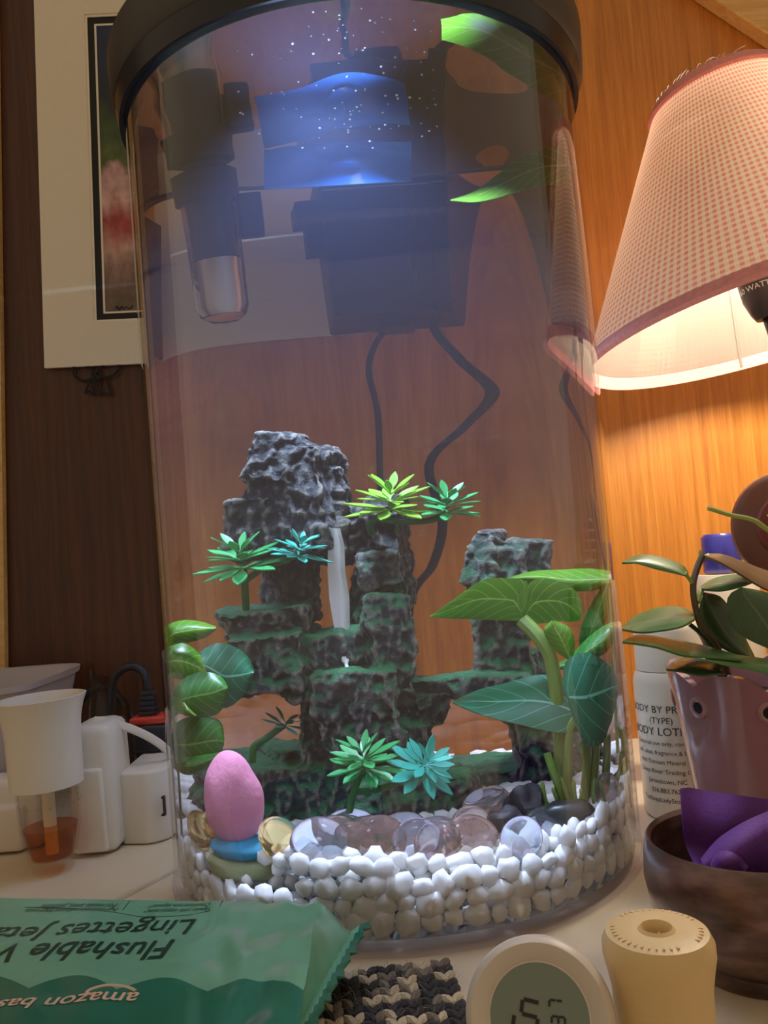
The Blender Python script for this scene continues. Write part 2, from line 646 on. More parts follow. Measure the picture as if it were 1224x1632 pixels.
# ------------------------------------------------------------------ lamp
LC = Vector((0.306, 0.045, 0.343)); LN = Vector((-0.142, 0.072, 1)).normalized(); LRB, LRT, LH = 0.1455, 0.0458, 0.185
la = Vector((0, 1, 0)).cross(LN).normalized(); lb = LN.cross(la)
LF = Matrix((la, lb, LN)).transposed()
def gingham():
    m = bpy.data.materials.new('gingham_cloth')
    m.use_nodes = True
    nt = m.node_tree
    bs = nt.nodes['Principled BSDF']
    uv = N(nt, 'ShaderNodeUVMap')
    sp = N(nt, 'ShaderNodeSeparateXYZ')
    nt.links.new(uv.outputs[0], sp.inputs[0])
    facs = []
    for k, per in ((0, 44.0), (1, 150.0)):
        mu = N(nt, 'ShaderNodeMath', operation='MULTIPLY'); mu.inputs[1].default_value = per
        nt.links.new(sp.outputs[k], mu.inputs[0])
        fr = N(nt, 'ShaderNodeMath', operation='FRACT'); nt.links.new(mu.outputs[0], fr.inputs[0])
        gt = N(nt, 'ShaderNodeMath', operation='GREATER_THAN'); gt.inputs[1].default_value = 0.5
        nt.links.new(fr.outputs[0], gt.inputs[0])
        facs.append(gt)
    ad = N(nt, 'ShaderNodeMath', operation='ADD')
    nt.links.new(facs[0].outputs[0], ad.inputs[0]); nt.links.new(facs[1].outputs[0], ad.inputs[1])
    hf = N(nt, 'ShaderNodeMath', operation='MULTIPLY'); hf.inputs[1].default_value = 0.5
    nt.links.new(ad.outputs[0], hf.inputs[0])
    r = ramp(nt, [(0.0, S((250, 240, 222))), (0.5, S((246, 220, 202))), (1.0, S((228, 152, 144)))])
    nt.links.new(hf.outputs[0], r.inputs[0])
    nt.links.new(r.outputs[0], bs.inputs['Base Color'])
    bs.inputs['Roughness'].default_value = 0.9
    tl = N(nt, 'ShaderNodeBsdfTranslucent'); nt.links.new(r.outputs[0], tl.inputs[0])
    ms = N(nt, 'ShaderNodeMixShader'); ms.inputs[0].default_value = 0.45
    nt.links.new(bs.outputs[0], ms.inputs[1]); nt.links.new(tl.outputs[0], ms.inputs[2])
    nt.links.new(ms.outputs[0], nt.nodes['Material Output'].inputs['Surface'])
    MATS['gingham_cloth'] = m
gingham()
def lining():
    m = bpy.data.materials.new('shade_lining')
    m.use_nodes = True
    nt = m.node_tree
    bs = nt.nodes['Principled BSDF']
    bs.inputs['Base Color'].default_value = rgba(S((146, 140, 130)))
    bs.inputs['Roughness'].default_value = 0.8
    tl = N(nt, 'ShaderNodeBsdfTranslucent'); tl.inputs[0].default_value = rgba(S((246, 242, 232)))
    ms = N(nt, 'ShaderNodeMixShader'); ms.inputs[0].default_value = 0.55
    nt.links.new(bs.outputs[0], ms.inputs[1]); nt.links.new(tl.outputs[0], ms.inputs[2])
    nt.links.new(ms.outputs[0], nt.nodes['Material Output'].inputs['Surface'])
    MATS['shade_lining'] = m
lining()
plain('pink_binding', S((242, 156, 146)), 0.85, 0.22, 260)
plain('dark_metal', (0.03, 0.028, 0.026), 0.35, metal=0.8)
plain('printed_grey', S((62, 60, 60)), 0.35, metal=0.3)
plain('white_print', S((225, 222, 214)), 0.6)
plain('warm_bulb', (1.0, 0.78, 0.5), 0.3, emit=2.0)
plain('brown_wood_base', S((92, 52, 30)), 0.45, 0.2, 30)
tl_ = thing('table_lamp', (LC.x, LC.y, 0), 'table lamp with a tilted pink gingham cloth shade beside the aquarium', 'lamp')
def shade_grid(r0, r1, h0, h1, nu, nv):
    return [[LC + LF @ Vector(((r0 + (r1 - r0) * i / (nu - 1)) * math.cos(t), (r0 + (r1 - r0) * i / (nu - 1)) * math.sin(t), h0 + (h1 - h0) * i / (nu - 1))) for t in [2 * math.pi * k / (nv - 1) for k in range(nv)]] for i in range(nu)]
sh = link('lamp_shade', grid_mesh('lamp_shade', shade_grid(LRB, LRT, 0, LH, 12, 97), 'gingham_cloth'), tl_)
part_label(sh, 'pink and cream gingham shade')
link('lining', grid_mesh('lining', shade_grid(LRB - 0.0012, LRT - 0.0012, 0.0005, LH - 0.0005, 4, 97), 'shade_lining'), sh)
def ring(r, z, rr, slope=0.0):
    mb = MB()
    prof = [(r + 0.0012, z), (r + 0.0022, z + rr * 0.15), (r + 0.0022 - slope * rr, z + rr), (r - slope * rr - 0.0005, z + rr), (r - 0.0022, z + rr * 0.1), (r - 0.0015, z - 0.0012)]
    return mb.lathe(prof, 96, LC, LF, closed=True)
sl = (LRB - LRT) / LH
ring(LRB, -0.001, 0.0085, sl).build('binding', 'pink_binding', sh)
ring(LRT + sl * 0.008, LH - 0.008, 0.0085, sl).build('binding', 'pink_binding', sh)
# lining seam
ang = math.atan2((at(1172, 520, 0.17) - LC).dot(lb), (at(1172, 520, 0.17) - LC).dot(la))
mb = MB()
mb.tube([LC + LF @ Vector(((LRB - 0.002 - sl * z) * math.cos(ang), (LRB - 0.002 - sl * z) * math.sin(ang), z)) for z in (0.001, LH * 0.5, LH)], 0.0012, 6)
mb.build('seam', 'shade_lining', sh)
# loose threads on the top binding
for k in range(26):
    a = math.pi + (k / 25 - 0.5) * 2.4 + random.uniform(-0.04, 0.04) + 0.5
    p = LC + LF @ Vector((LRT * math.cos(a), LRT * math.sin(a), LH + 0.0005))
    d = LF @ Vector((-math.sin(a), math.cos(a), 0))
    L = random.uniform(0.003, 0.009)
    pts = [p, p + d * L * 0.5 + LN * random.uniform(0.001, 0.0035), p + d * L * random.uniform(0.7, 1.2) + LN * random.uniform(0.0, 0.005)]
    MB().tube(smooth_path(pts, 4), 0.00022, 4).build('loose_thread', 'white_print', sh)
# socket, bulb, stem and foot
SOC = at(1216, 478, 0.03)
MB().lathe([(0.0, -0.014), (0.008, -0.014), (0.0105, -0.009), (0.0135, 0.002), (0.0145, 0.030), (0.0, 0.030)], 32, SOC, LF).build('socket', 'printed_grey', tl_)
bulb = MB().lathe([(0.0, 0.11), (0.012, 0.108), (0.024, 0.098), (0.030, 0.082), (0.028, 0.066), (0.020, 0.048), (0.016, 0.031), (0.0, 0.031)], 32, SOC, LF)
lb_o = bulb.build('bulb', 'warm_bulb', tl_)
MB().tube(smooth_path([SOC + LF @ Vector((0, 0, -0.013)), SOC + LF @ Vector((0, 0, -0.06)), Vector((0.345, 0.10, 0.17)), Vector((0.36, 0.12, 0.02))]), 0.004, 12).build('stem', 'dark_metal', tl_)
MB().lathe([(0, 0.0005), (0.045, 0.0005), (0.045, 0.006), (0.035, 0.014), (0.012, 0.02), (0.008, 0.03), (0.0, 0.03)], 48, (0.36, 0.12, 0.0)).build('foot', 'brown_wood_base', tl_)
bl = lamp('bulb_light', 'POINT', LC + LN * 0.075, BULB_P, (1.0, 0.91, 0.77), 0.035)

# print on the socket
def socket_text(body, size, z, a_mid):
    me = text_mesh(body, size)
    xs = [v.co.x for v in me.vertices]; mid_ = (max(xs) + min(xs)) / 2
    for v in me.vertices:
        r_ = 0.0137 + 0.001 * (z + v.co.y) / 0.028 + 0.0004
        a_ = a_mid + (v.co.x - mid_) / r_
        v.co = SOC + LF @ Vector((r_ * math.cos(a_), r_ * math.sin(a_), z + v.co.y))
    me.materials.clear(); me.materials.append(MATS['white_print'])
    link('lettering', me, tl_)
vd = LF.transposed() @ (Vector(CAM) - SOC)
am_ = math.atan2(vd.y, vd.x)
socket_text('60 WATT', 0.0058, 0.006, am_ - 0.3)
socket_text('MODULE V', 0.0048, 0.013, am_ - 0.3)

# ------------------------------------------------------------------ rock ornament in the tank
def rock_material():
    m, nt, bs = nodes_of('resin_rock')
    tc = N(nt, 'ShaderNodeTexCoord')
    ge = N(nt, 'ShaderNodeNewGeometry')
    n1 = N(nt, 'ShaderNodeTexNoise'); n1.inputs['Scale'].default_value = 160; n1.inputs['Detail'].default_value = 10; n1.inputs['Roughness'].default_value = 0.7
    nt.links.new(tc.outputs['Object'], n1.inputs['Vector'])
    base = ramp(nt, [(0.30, S((12, 16, 23))), (0.5, S((28, 34, 43))), (0.72, S((66, 70, 76)))])
    nt.links.new(n1.outputs['Fac'], base.inputs[0])
    pr = ramp(nt, [(0.50, (0, 0, 0)), (0.57, (1, 1, 1))])
    nt.links.new(ge.outputs['Pointiness'], pr.inputs[0])
    n3 = N(nt, 'ShaderNodeTexNoise'); n3.inputs['Scale'].default_value = 300; n3.inputs['Detail'].default_value = 3
    nt.links.new(tc.outputs['Object'], n3.inputs['Vector'])
    mu = N(nt, 'ShaderNodeMath', operation='MULTIPLY')
    nt.links.new(pr.outputs[0], mu.inputs[0]); nt.links.new(n3.outputs['Fac'], mu.inputs[1])
    mx = N(nt, 'ShaderNodeMix', data_type='RGBA')
    nt.links.new(mu.outputs[0], mx.inputs['Factor'])
    nt.links.new(base.outputs[0], mx.inputs['A'])
    mx.inputs['B'].default_value = rgba(S((196, 186, 168)))
    # painted moss: on ledges (upward faces) in the lower and middle parts
    sn = N(nt, 'ShaderNodeSeparateXYZ'); nt.links.new(ge.outputs['Normal'], sn.inputs[0])
    sp = N(nt, 'ShaderNodeSeparateXYZ'); nt.links.new(ge.outputs['Position'], sp.inputs[0])
    hz = N(nt, 'ShaderNodeMapRange'); hz.inputs[1].default_value = 0.205; hz.inputs[2].default_value = 0.165
    nt.links.new(sp.outputs[2], hz.inputs[0])
    n2 = N(nt, 'ShaderNodeTexNoise'); n2.inputs['Scale'].default_value = 28; n2.inputs['Detail'].default_value = 5
    nt.links.new(tc.outputs['Object'], n2.inputs['Vector'])
    ad = N(nt, 'ShaderNodeMath', operation='ADD'); nt.links.new(sn.outputs[2], ad.inputs[0]); nt.links.new(n2.outputs['Fac'], ad.inputs[1])
    mr = N(nt, 'ShaderNodeMapRange'); mr.inputs[1].default_value = 0.55; mr.inputs[2].default_value = 1.05
    nt.links.new(ad.outputs[0], mr.inputs[0])
    m2 = N(nt, 'ShaderNodeMath', operation='MULTIPLY'); nt.links.new(mr.outputs[0], m2.inputs[0]); nt.links.new(hz.outputs[0], m2.inputs[1])
    m3 = N(nt, 'ShaderNodeMath', operation='MULTIPLY'); m3.inputs[1].default_value = 0.85; nt.links.new(m2.outputs[0], m3.inputs[0])
    mx2 = N(nt, 'ShaderNodeMix', data_type='RGBA')
    nt.links.new(m3.outputs[0], mx2.inputs['Factor'])
    nt.links.new(mx.outputs['Result'], mx2.inputs['A'])
    mx2.inputs['B'].default_value = rgba(S((34, 124, 70)))
    nt.links.new(mx2.outputs['Result'], bs.inputs['Base Color'])
    bs.inputs['Roughness'].default_value = 0.55
    bp = N(nt, 'ShaderNodeBump'); bp.inputs['Strength'].default_value = 1.0; bp.inputs['Distance'].default_value = 0.006
    nt.links.new(n1.outputs['Fac'], bp.inputs['Height']); nt.links.new(bp.outputs['Normal'], bs.inputs['Normal'])
rock_material()

BED = 0.038
def rock_blocks():
    # (x0, x1, y0, y1, depth centre, depth size, corner rounding by taper, roll)
    return [
        (404, 540, 712, 880, 0.010, 0.060, 0.80, 0.02), (404, 480, 688, 770, 0.006, 0.046, 0.72, 0.22), (440, 530, 706, 790, 0.010, 0.046, 0.7, 0.5), (480, 550, 745, 880, 0.012, 0.05, 0.75, 0.10),
        (372, 450, 792, 885, 0.006, 0.045, 1.12, 0.0), (428, 496, 850, 985, 0.012, 0.045, 1.1, 0.0), (505, 600, 838, 890, 0.020, 0.040, 1.0, 0.1),
        (574, 652, 805, 975, 0.012, 0.045, 0.95, 0.0), (585, 650, 785, 830, 0.018, 0.035, 0.8, 0.1), (578, 645, 880, 930, 0.0, 0.040, 0.9, -0.1),
        (350, 500, 968, 1012, 0.004, 0.060, 1.15, -0.04), (378, 500, 1008, 1100, -0.008, 0.050, 1.12, -0.05), (440, 575, 1010, 1110, 0.0, 0.050, 1.0, -0.03),
        (576, 645, 950, 1110, -0.006, 0.050, 0.9, 0.02), (618, 654, 930, 960, 0.008, 0.035, 1.1, 0.0), (540, 600, 1000, 1080, 0.004, 0.04, 1.0, 0.0),
        (515, 655, 1066, 1195, -0.014, 0.050, 1.06, 0.0), (488, 665, 1090, 1310, 0.004, 0.060, 0.85, 0.0), (600, 700, 1150, 1310, 0.0, 0.050, 0.75, 0.0),
        (640, 850, 1076, 1108, 0.002, 0.042, 1.03, 0.035), (650, 705, 1100, 1160, 0.006, 0.040, 1.25, 0.0),
        (756, 850, 874, 945, 0.010, 0.045, 0.9, 0.08), (750, 798, 845, 930, 0.004, 0.032, 0.5, 0.12), (800, 866, 862, 930, 0.014, 0.040, 0.9, 0.12),
        (756, 842, 925, 1080, 0.008, 0.042, 0.9, -0.02), (772, 872, 1040, 1110, 0.008, 0.045, 0.72, 0.0),
        (810, 900, 1100, 1200, 0.016, 0.05, 0.85, -0.25), (840, 930, 1170, 1320, 0.016, 0.055, 0.85, -0.1),
        (560, 900, 1226, 1325, 0.022, 0.056, 0.92, 0.0), (360, 560, 1215, 1320, 0.008, 0.070, 0.85, 0.06), (420, 520, 1190, 1260, 0.018, 0.05, 0.7, 0.0), (560, 760, 1240, 1330, -0.02, 0.05, 0.8, 0.0),
    ]
mb = MB()
for (x0, x1, y0, y1, yc, yd, tp, rl) in rock_blocks():
    c = W((x0 + x1) / 2, (y0 + y1) / 2, yc - yd * 0.25)
    w = (W(x1, (y0 + y1) / 2, yc - yd * 0.25) - W(x0, (y0 + y1) / 2, yc - yd * 0.25)).length
    h = (W((x0 + x1) / 2, y0, yc - yd * 0.25) - W((x0 + x1) / 2, y1, yc - yd * 0.25)).length
    c.y = yc
    k = 2 / (1 + tp)
    mb.box(c, (w * k * 0.97, yd * k, h), Matrix.Rotation(rl + 0.0, 3, 'Y') @ Matrix.Rotation(random.uniform(-0.25, 0.25), 3, 'Z'), tp)
me = mb.mesh('rock_blocks', None, smooth=False)
ro = bpy.data.objects.new('rock_blocks', me)
COL.objects.link(ro)
md = ro.modifiers.new('r', 'REMESH'); md.mode = 'VOXEL'; md.voxel_size = 0.0013
ms_ = ro.modifiers.new('s', 'SMOOTH'); ms_.iterations = 6; ms_.factor = 0.5
bpy.context.view_layer.update()
rme = bpy.data.meshes.new_from_object(ro.evaluated_get(bpy.context.evaluated_depsgraph_get()))
bpy.data.objects.remove(ro)
nv = len(rme.vertices)
co = np.empty(nv * 3, dtype=np.float32); rme.vertices.foreach_get('co', co); co = co.reshape(-1, 3)
nn = np.empty(nv * 3, dtype=np.float32); rme.vertices.foreach_get('normal', nn); nn = nn.reshape(-1, 3)
disp = np.empty(nv)
for i in range(nv):
    p = co[i]
    q = Vector((p[0] * 75, p[1] * 75, p[2] * 34))
    side = 1.0 - 0.6 * max(nn[i][2], 0)
    a = noise.fractal(q, 0.8, 2.1, 4)
    b = noise.noise(Vector((p[0] * 170, p[1] * 170, p[2] * 60)))
    c = noise.noise(Vector((p[0] * 25, p[1] * 25, p[2] * 22 + 5)))
    led = noise.noise(Vector((p[0] * 30, p[1] * 30, p[2] * 130)))
    rg = abs(noise.noise(Vector((p[0] * 120 + 3, p[1] * 120, p[2] * 70)))) + 0.5 * abs(noise.noise(Vector((p[0] * 260, p[1] * 260 + 7, p[2] * 170))))
    disp[i] = (0.0030 * a + 0.0008 * b - 0.0052 * (rg - 0.3)) * side + 0.0050 * c + 0.0022 * led * (1 - abs(nn[i][2]))
co = co + nn * disp[:, None].astype(np.float32)
rme.vertices.foreach_set('co', co.ravel())
rme.polygons.foreach_set('use_smooth', [True] * len(rme.polygons))
rme.materials.clear(); rme.materials.append(MATS['resin_rock'])
rme.update()
rock = thing('rock_ornament', (0, 0, BED), 'dark craggy resin mountain ornament with mossy terraces and arches inside the aquarium', 'ornament')
link('mountain', rme, rock)
# clear plastic waterfall hanging in the middle arch
glass('clear_plastic', (0.95, 1.0, 1.0), 1.9, 0.08)
plain('milky_plastic', (0.95, 1.0, 1.0), 0.15, spec=1.0, coat=0.6)
pw = [(531, 842), (536, 870), (536, 910), (541, 955), (546, 1010), (548, 1040)]
hw = [11, 13, 14, 16, 12, 9]
rows = []
for (x, y), w in zip(pw, hw):
    rows.append([W(x + w * s, y, -0.022 - 0.003 * math.cos(s * 1.5) + 0.0015 * math.sin(y * 0.3 + s * 4)) for s in (-1, -0.5, 0, 0.5, 1)])
part_label(link('waterfall_strip', grid_mesh('waterfall_strip', rows, 'milky_plastic', 0.001), rock), 'shiny pale plastic waterfall')
MB().tube(smooth_path([W(546, 1035, -0.024), W(550, 1050, -0.027), W(553, 1064, -0.03)], 4), [0.0028] * 3 + [0.002] * 3 + [0.001] * 3, 8).build('waterfall_drip', 'milky_plastic', rock)

# ------------------------------------------------------------------ plastic sprigs on the rock
plain('sprig_yellow', S((120, 172, 44)), 0.4, 0.15, 60)
plain('sprig_green', S((48, 140, 74)), 0.4, 0.15, 60)
plain('sprig_teal', S((50, 158, 138)), 0.4, 0.15, 60)
plain('sprig_stem', S((40, 106, 44)), 0.5)
def leaflet(L, Wd):
    rows = []
    for i in range(8):
        u = i / 7
        hw = Wd * max(0.14, math.sin(math.pi * max(0.0, (u - 0.22) / 0.78)) ** 0.8 if u > 0.22 else 0.0) * (1 if i < 7 else 0.3)
        rows.append([Vector((u * L, s * hw, -0.10 * L * u * u - 0.12 * hw * (1 - abs(s)))) for s in (-1, 0, 1)])
    return rows
LFM = {}
for nm in ('sprig_yellow', 'sprig_green', 'sprig_teal'):
    LFM[nm] = grid_mesh('leaflet_' + nm, leaflet(0.0235, 0.0034), nm, 0.0007)
def whorl(parent, centre, mat, r=1.0, lean=(0, 0, 1), tiers=((9, 0.12, 1.0), (7, 0.5, 0.85), (4, 1.0, 0.6)), seed=0):
    rnd = random.Random(seed)
    q = Vector(lean).to_track_quat('Z', 'Y').to_matrix()
    pw_ = parent_world(parent)
    ax_ = Vector(lean).normalized()
    for ti_, (n, el, k) in enumerate(tiers):
        lift_ = ax_ * (0.0045 * ti_ * r)
        a0 = rnd.uniform(0, 6)
        for i in range(n):
            a = a0 + 2 * math.pi * i / n + rnd.uniform(-0.15, 0.15)
            e = el + rnd.uniform(-0.14, 0.14)
            m = q @ Matrix.Rotation(a, 3, 'Z') @ Matrix.Rotation(-e, 3, 'Y')
            o = bpy.data.objects.new('leaflet', LFM[mat])
            COL.objects.link(o)
            o.parent = parent
            s = r * k * rnd.uniform(0.85, 1.1)
            o.matrix_local = Matrix.Translation(Vector(centre) + lift_ - pw_) @ m.to_4x4() @ Matrix.Scale(s, 4)
def sprig(base, stalks, label, tiers=((10, 0.06, 1.0), (9, 0.40, 0.85), (6, 0.85, 0.65))):
    """base: 3-D point; stalks: list of (path points, whorl material, size, lean)"""
    t = thing('plastic_sprig', base, label, 'plastic plant', 'plastic sprigs on the rock ornament')
    for k, (path, mat, size, lean) in enumerate(stalks):
        MB().tube(smooth_path(path, 6), 0.0019, 8).build('stem', 'sprig_stem', t)
        whorl(t, path[-1], mat, size, lean, tiers, seed=sum(map(ord, label)) % 1000 + k)
    return t
def sprig_seeded(*a, **k):
    return sprig(*a, **k)
b0 = W(592, 850, -0.022)
sprig(b0, [([b0, W(590, 836, -0.028), W(606, 822, -0.034), W(622, 812, -0.036)], 'sprig_yellow', 1.05, (0.1, -0.25, 1)),
           ([W(606, 828, -0.034), W(650, 832, -0.036), W(690, 828, -0.036), W(712, 816, -0.036)], 'sprig_green', 0.9, (0.1, -0.2, 1))],
      'yellow-green plastic sprig with two leafy heads on top of the right rock column')
b0 = W(392, 972, -0.016)
sprig(b0, [([b0, W(390, 930, -0.022), W(388, 905, -0.026)], 'sprig_green', 1.1, (-0.15, -0.2, 1)),
           ([W(392, 925, -0.022), W(420, 905, -0.028), W(450, 895, -0.03), W(474, 884, -0.032)], 'sprig_teal', 0.75, (0.35, -0.2, 1))],
      'blue-green plastic sprig on the left ledge of the rock mountain')
b0 = W(556, 1300, -0.075)
sprig(b0, [([b0, W(562, 1270, -0.078), W(572, 1240, -0.08), W(582, 1222, -0.08)], 'sprig_green', 0.95, (-0.1, -0.3, 1)),
           ([W(566, 1262, -0.078), W(610, 1256, -0.08), W(645, 1240, -0.08), W(672, 1226, -0.08)], 'sprig_teal', 0.85, (0.5, -0.6, 0.7))],
      'teal plastic sprig standing in front of the rock base above the glass gems')
b0 = W(402, 1215, -0.012)
sprig(b0, [([b0, W(405, 1190, -0.012), W(425, 1176, -0.012), W(452, 1156, -0.014)], 'sprig_teal', 0.55, (0.5, -0.2, 1))],
      'dim small plastic sprig low behind the pink ornament', ((6, 0.2, 1.0), (4, 0.7, 0.8)))

# ------------------------------------------------------------------ big-leaved plants in the tank
leafmat('leaf_bright', S((104, 160, 44)), S((196, 216, 120)), 0.3, 7, 0.45)
leafmat('leaf_mid', S((56, 128, 44)), S((140, 190, 100)), 0.35, 7, 0.35)
leafmat('leaf_teal', S((30, 108, 74)), S((120, 190, 160)), 0.3, 6, 0.25, 0.07)
plain('plant_stem', S((112, 140, 60)), 0.4, 0.2, 40)
b0 = W(925, 1300, -0.055)
rp = thing('leafy_plant', b0, 'plastic water plant with broad arrow-shaped leaves at the right side of the aquarium', 'plastic plant', 'broad-leaved plants in the aquarium')
strip_leaf('leaf', [(835, 978), (842, 930), (815, 922), (770, 924), (730, 950), (686, 983)], [(832, 990), (810, 989), (780, 988), (750, 987), (715, 986), (686, 983)], W, -0.075, -0.062, 'leaf_bright', rp, cup=0.004)
strip_leaf('leaf', [(835, 978), (842, 932), (868, 922), (900, 930), (924, 952), (926, 985)], [(832, 990), (850, 992), (872, 992), (890, 988), (910, 990), (926, 986)], W, -0.070, -0.06, 'leaf_bright', rp, cup=0.004)
strip_leaf('leaf', [(985, 912), (940, 906), (890, 908), (850, 910), (812, 920)], [(985, 932), (950, 940), (915, 942), (870, 930), (812, 922)], W, -0.030, -0.040, 'leaf_bright', rp)
strip_leaf('leaf', [(955, 1140), (905, 1085), (860, 1075), (800, 1090), (760, 1100), (721, 1118)], [(950, 1150), (925, 1166), (880, 1166), (830, 1155), (770, 1140), (721, 1119)], W, -0.060, -0.085, 'leaf_teal', rp, cup=0.004)
strip_leaf('leaf', [(905, 1110), (900, 1060), (930, 1040), (965, 1055), (985, 1085)], [(905, 1110), (920, 1160), (945, 1180), (970, 1160), (986, 1100)], W, -0.085, -0.095, 'leaf_teal', rp, cup=0.004)
strip_leaf('leaf', [(930, 1110), (930, 1130), (925, 1160), (930, 1185), (945, 1192)], [(960, 1110), (972, 1135), (970, 1160), (962, 1182), (948, 1192)], W, -0.092, -0.09, 'leaf_teal', rp)
strip_leaf('leaf', [(880, 1062), (905, 1050), (935, 1020), (960, 1000), (985, 990)], [(880, 1062), (915, 1068), (945, 1050), (970, 1035), (986, 1000)], W, -0.050, -0.060, 'leaf_mid', rp)
strip_leaf('leaf', [(930, 1060), (925, 1010), (945, 960), (965, 930)], [(940, 1062), (955, 1020), (968, 980), (970, 932)], W, -0.030, -0.040, 'leaf_mid', rp)
strip_leaf('leaf', [(905, 1050), (880, 1030), (868, 1005), (880, 990)], [(912, 1050), (915, 1020), (905, 1000), (882, 990)], W, -0.080, -0.078, 'leaf_bright', rp)
strip_leaf('leaf', [(985, 1160), (990, 1190), (985, 1225), (970, 1240)], [(1000, 1165), (1004, 1195), (1000, 1230), (972, 1241)], W, -0.06, -0.05, 'leaf_bright', rp)
def stem(parent, pts, r, mat='plant_stem', fn=W):
    MB().tube(smooth_path([fn(*p) for p in pts], 6), r, 8).build('stem', mat, parent)
stem(rp, [(900, 1300, -0.06), (895, 1230, -0.065), (892, 1160, -0.068), (880, 1060, -0.07), (862, 1020, -0.07), (832, 988, -0.066)], 0.0042)
stem(rp, [(915, 1305, -0.06), (905, 1240, -0.07), (910, 1160, -0.08), (935, 1130, -0.088)], 0.0028)
stem(rp, [(925, 1305, -0.055), (935, 1230, -0.06), (935, 1120, -0.05), (945, 1060, -0.035)], 0.003)
stem(rp, [(940, 1305, -0.055), (948, 1230, -0.06), (955, 1150, -0.055), (975, 1060, -0.045)], 0.0028)
stem(rp, [(955, 1300, -0.055), (966, 1230, -0.06), (968, 1170, -0.06)], 0.0035)
stem(rp, [(908, 1300, -0.07), (885, 1240, -0.08), (872, 1200, -0.08)], 0.0022)
stem(rp, [(965, 1295, -0.055), (985, 1240, -0.06), (990, 1200, -0.055)], 0.002)
for k in range(7):
    x = 870 + k * 16
    stem(rp, [(x + 14, 1304, -0.075), (x + 4 * math.sin(k), 1278, -0.078), (x - 6 + 5 * math.sin(k * 3), 1246 + 10 * math.sin(k * 2), -0.08)], [0.0018] * 6 + [0.0012] * 6 + [0.0004])
# left plant: a climbing run of rounded leaves against the glass
b0 = W(285, 1340, -0.03)
lp = thing('leafy_plant', b0, 'plastic water plant with rounded ruffled leaves at the left side of the aquarium', 'plastic plant', 'broad-leaved plants in the aquarium')
strip_leaf('leaf', [(256, 1032), (262, 1002), (290, 990), (320, 992), (344, 1000)], [(258, 1034), (285, 1024), (305, 1022), (328, 1014), (344, 1002)], W, -0.060, -0.066, 'leaf_bright', lp)
strip_leaf('leaf', [(258, 1035), (285, 1026), (305, 1032), (322, 1050), (328, 1072)], [(262, 1075), (285, 1082), (305, 1082), (318, 1078), (328, 1074)], W, -0.055, -0.065, 'leaf_bright', lp)
strip_leaf('leaf', [(318, 1040), (345, 1026), (375, 1032), (396, 1050), (404, 1070)], [(330, 1080), (345, 1120), (360, 1128), (385, 1110), (404, 1074)], W, -0.050, -0.056, 'leaf_teal', lp)
strip_leaf('leaf', [(268, 1120), (290, 1085), (320, 1072), (350, 1078), (362, 1095)], [(272, 1122), (300, 1138), (325, 1142), (350, 1134), (362, 1100)], W, -0.068, -0.072, 'leaf_mid', lp)
strip_leaf('leaf', [(262, 1150), (268, 1115), (285, 1112), (300, 1128), (312, 1140)], [(266, 1160), (275, 1148), (285, 1138), (300, 1140), (312, 1142)], W, -0.075, -0.075, 'leaf_bright', lp)
strip_leaf('leaf', [(268, 1180), (285, 1150), (320, 1142), (350, 1150), (356, 1180)], [(270, 1200), (295, 1228), (320, 1225), (345, 1208), (356, 1185)], W, -0.060, -0.062, 'leaf_mid', lp)
strip_leaf('leaf', [(266, 1200), (290, 1208), (320, 1205), (354, 1200)], [(272, 1222), (298, 1234), (325, 1226), (354, 1204)], W, -0.068, -0.07, 'leaf_mid', lp)
stem(lp, [(290, 1340, -0.05), (286, 1260, -0.055), (280, 1180, -0.058), (275, 1110, -0.056), (268, 1040, -0.056)], 0.0022)
# floating leaf at the water surface on the right
b0 = W(872, 300, 0.03)
fp = thing('floating_leaf', b0, 'bright green pointed leaf floating near the water surface at the right', 'plastic plant')
strip_leaf('blade', [(900, 232), (868, 236), (830, 252), (790, 280), (755, 305), (718, 318)], [(905, 296), (868, 294), (830, 304), (790, 316), (755, 322), (718, 319)], W, 0.030, 0.010, 'leaf_bright', fp, cup=0.003)
stem(fp, [(905, 262, 0.022), (925, 300, 0.02), (940, 420, 0.02), (960, 700, 0.02), (985, 1200, 0.0)], 0.0012)

# ------------------------------------------------------------------ equipment
plain('matte_black', (0.010, 0.010, 0.012), 0.45, bump=0.03)
plain('led_lit_plastic', S((64, 138, 240)), 0.25, coat=0.4)  # pale plastic with the blue of the lid LED in its base colour
glass('heater_glass', (0.95, 0.97, 0.95), 1.2, 0.0)
plain('steel_element', (0.55, 0.50, 0.42), 0.3, metal=1.0, bump=0.15, bscale=25)
FY = 0.160
def Bq(x, y, Y=FY):
    return B(x, y, Y)
fl = thing('filter', Bq(610, 515), 'black hang-on filter box behind the aquarium with two cables', 'filter')
def bbox_part(name, x0, x1, y0, y1, Y0, Y1, mat, parent, bev=0.001, taper=1.0):
    c0, c1 = Bq(x0, (y0 + y1) / 2, Y0), Bq(x1, (y0 + y1) / 2, Y0)
    z0, z1 = Bq((x0 + x1) / 2, y0, Y0).z, Bq((x0 + x1) / 2, y1, Y0).z
    k = 2 / (1 + taper)
    mb = MB().box(((c0.x + c1.x) / 2, (Y0 + Y1) / 2, (z0 + z1) / 2), (abs(c1.x - c0.x) * k, Y1 - Y0, abs(z0 - z1)), None, taper)
    return mb.build(name, mat, parent, bevel=bev, smooth=False)
ztop = TH + 0.02
c0, c1 = Bq(522, 400), Bq(706, 400)
zb = Bq(610, 500).z
MB().box(((c0.x + c1.x) / 2, FY + 0.0275, (zb + ztop) / 2), (abs(c1.x - c0.x), 0.055, ztop - zb), None, 1.08).build('body', 'matte_black', fl, bevel=0.002, smooth=False)
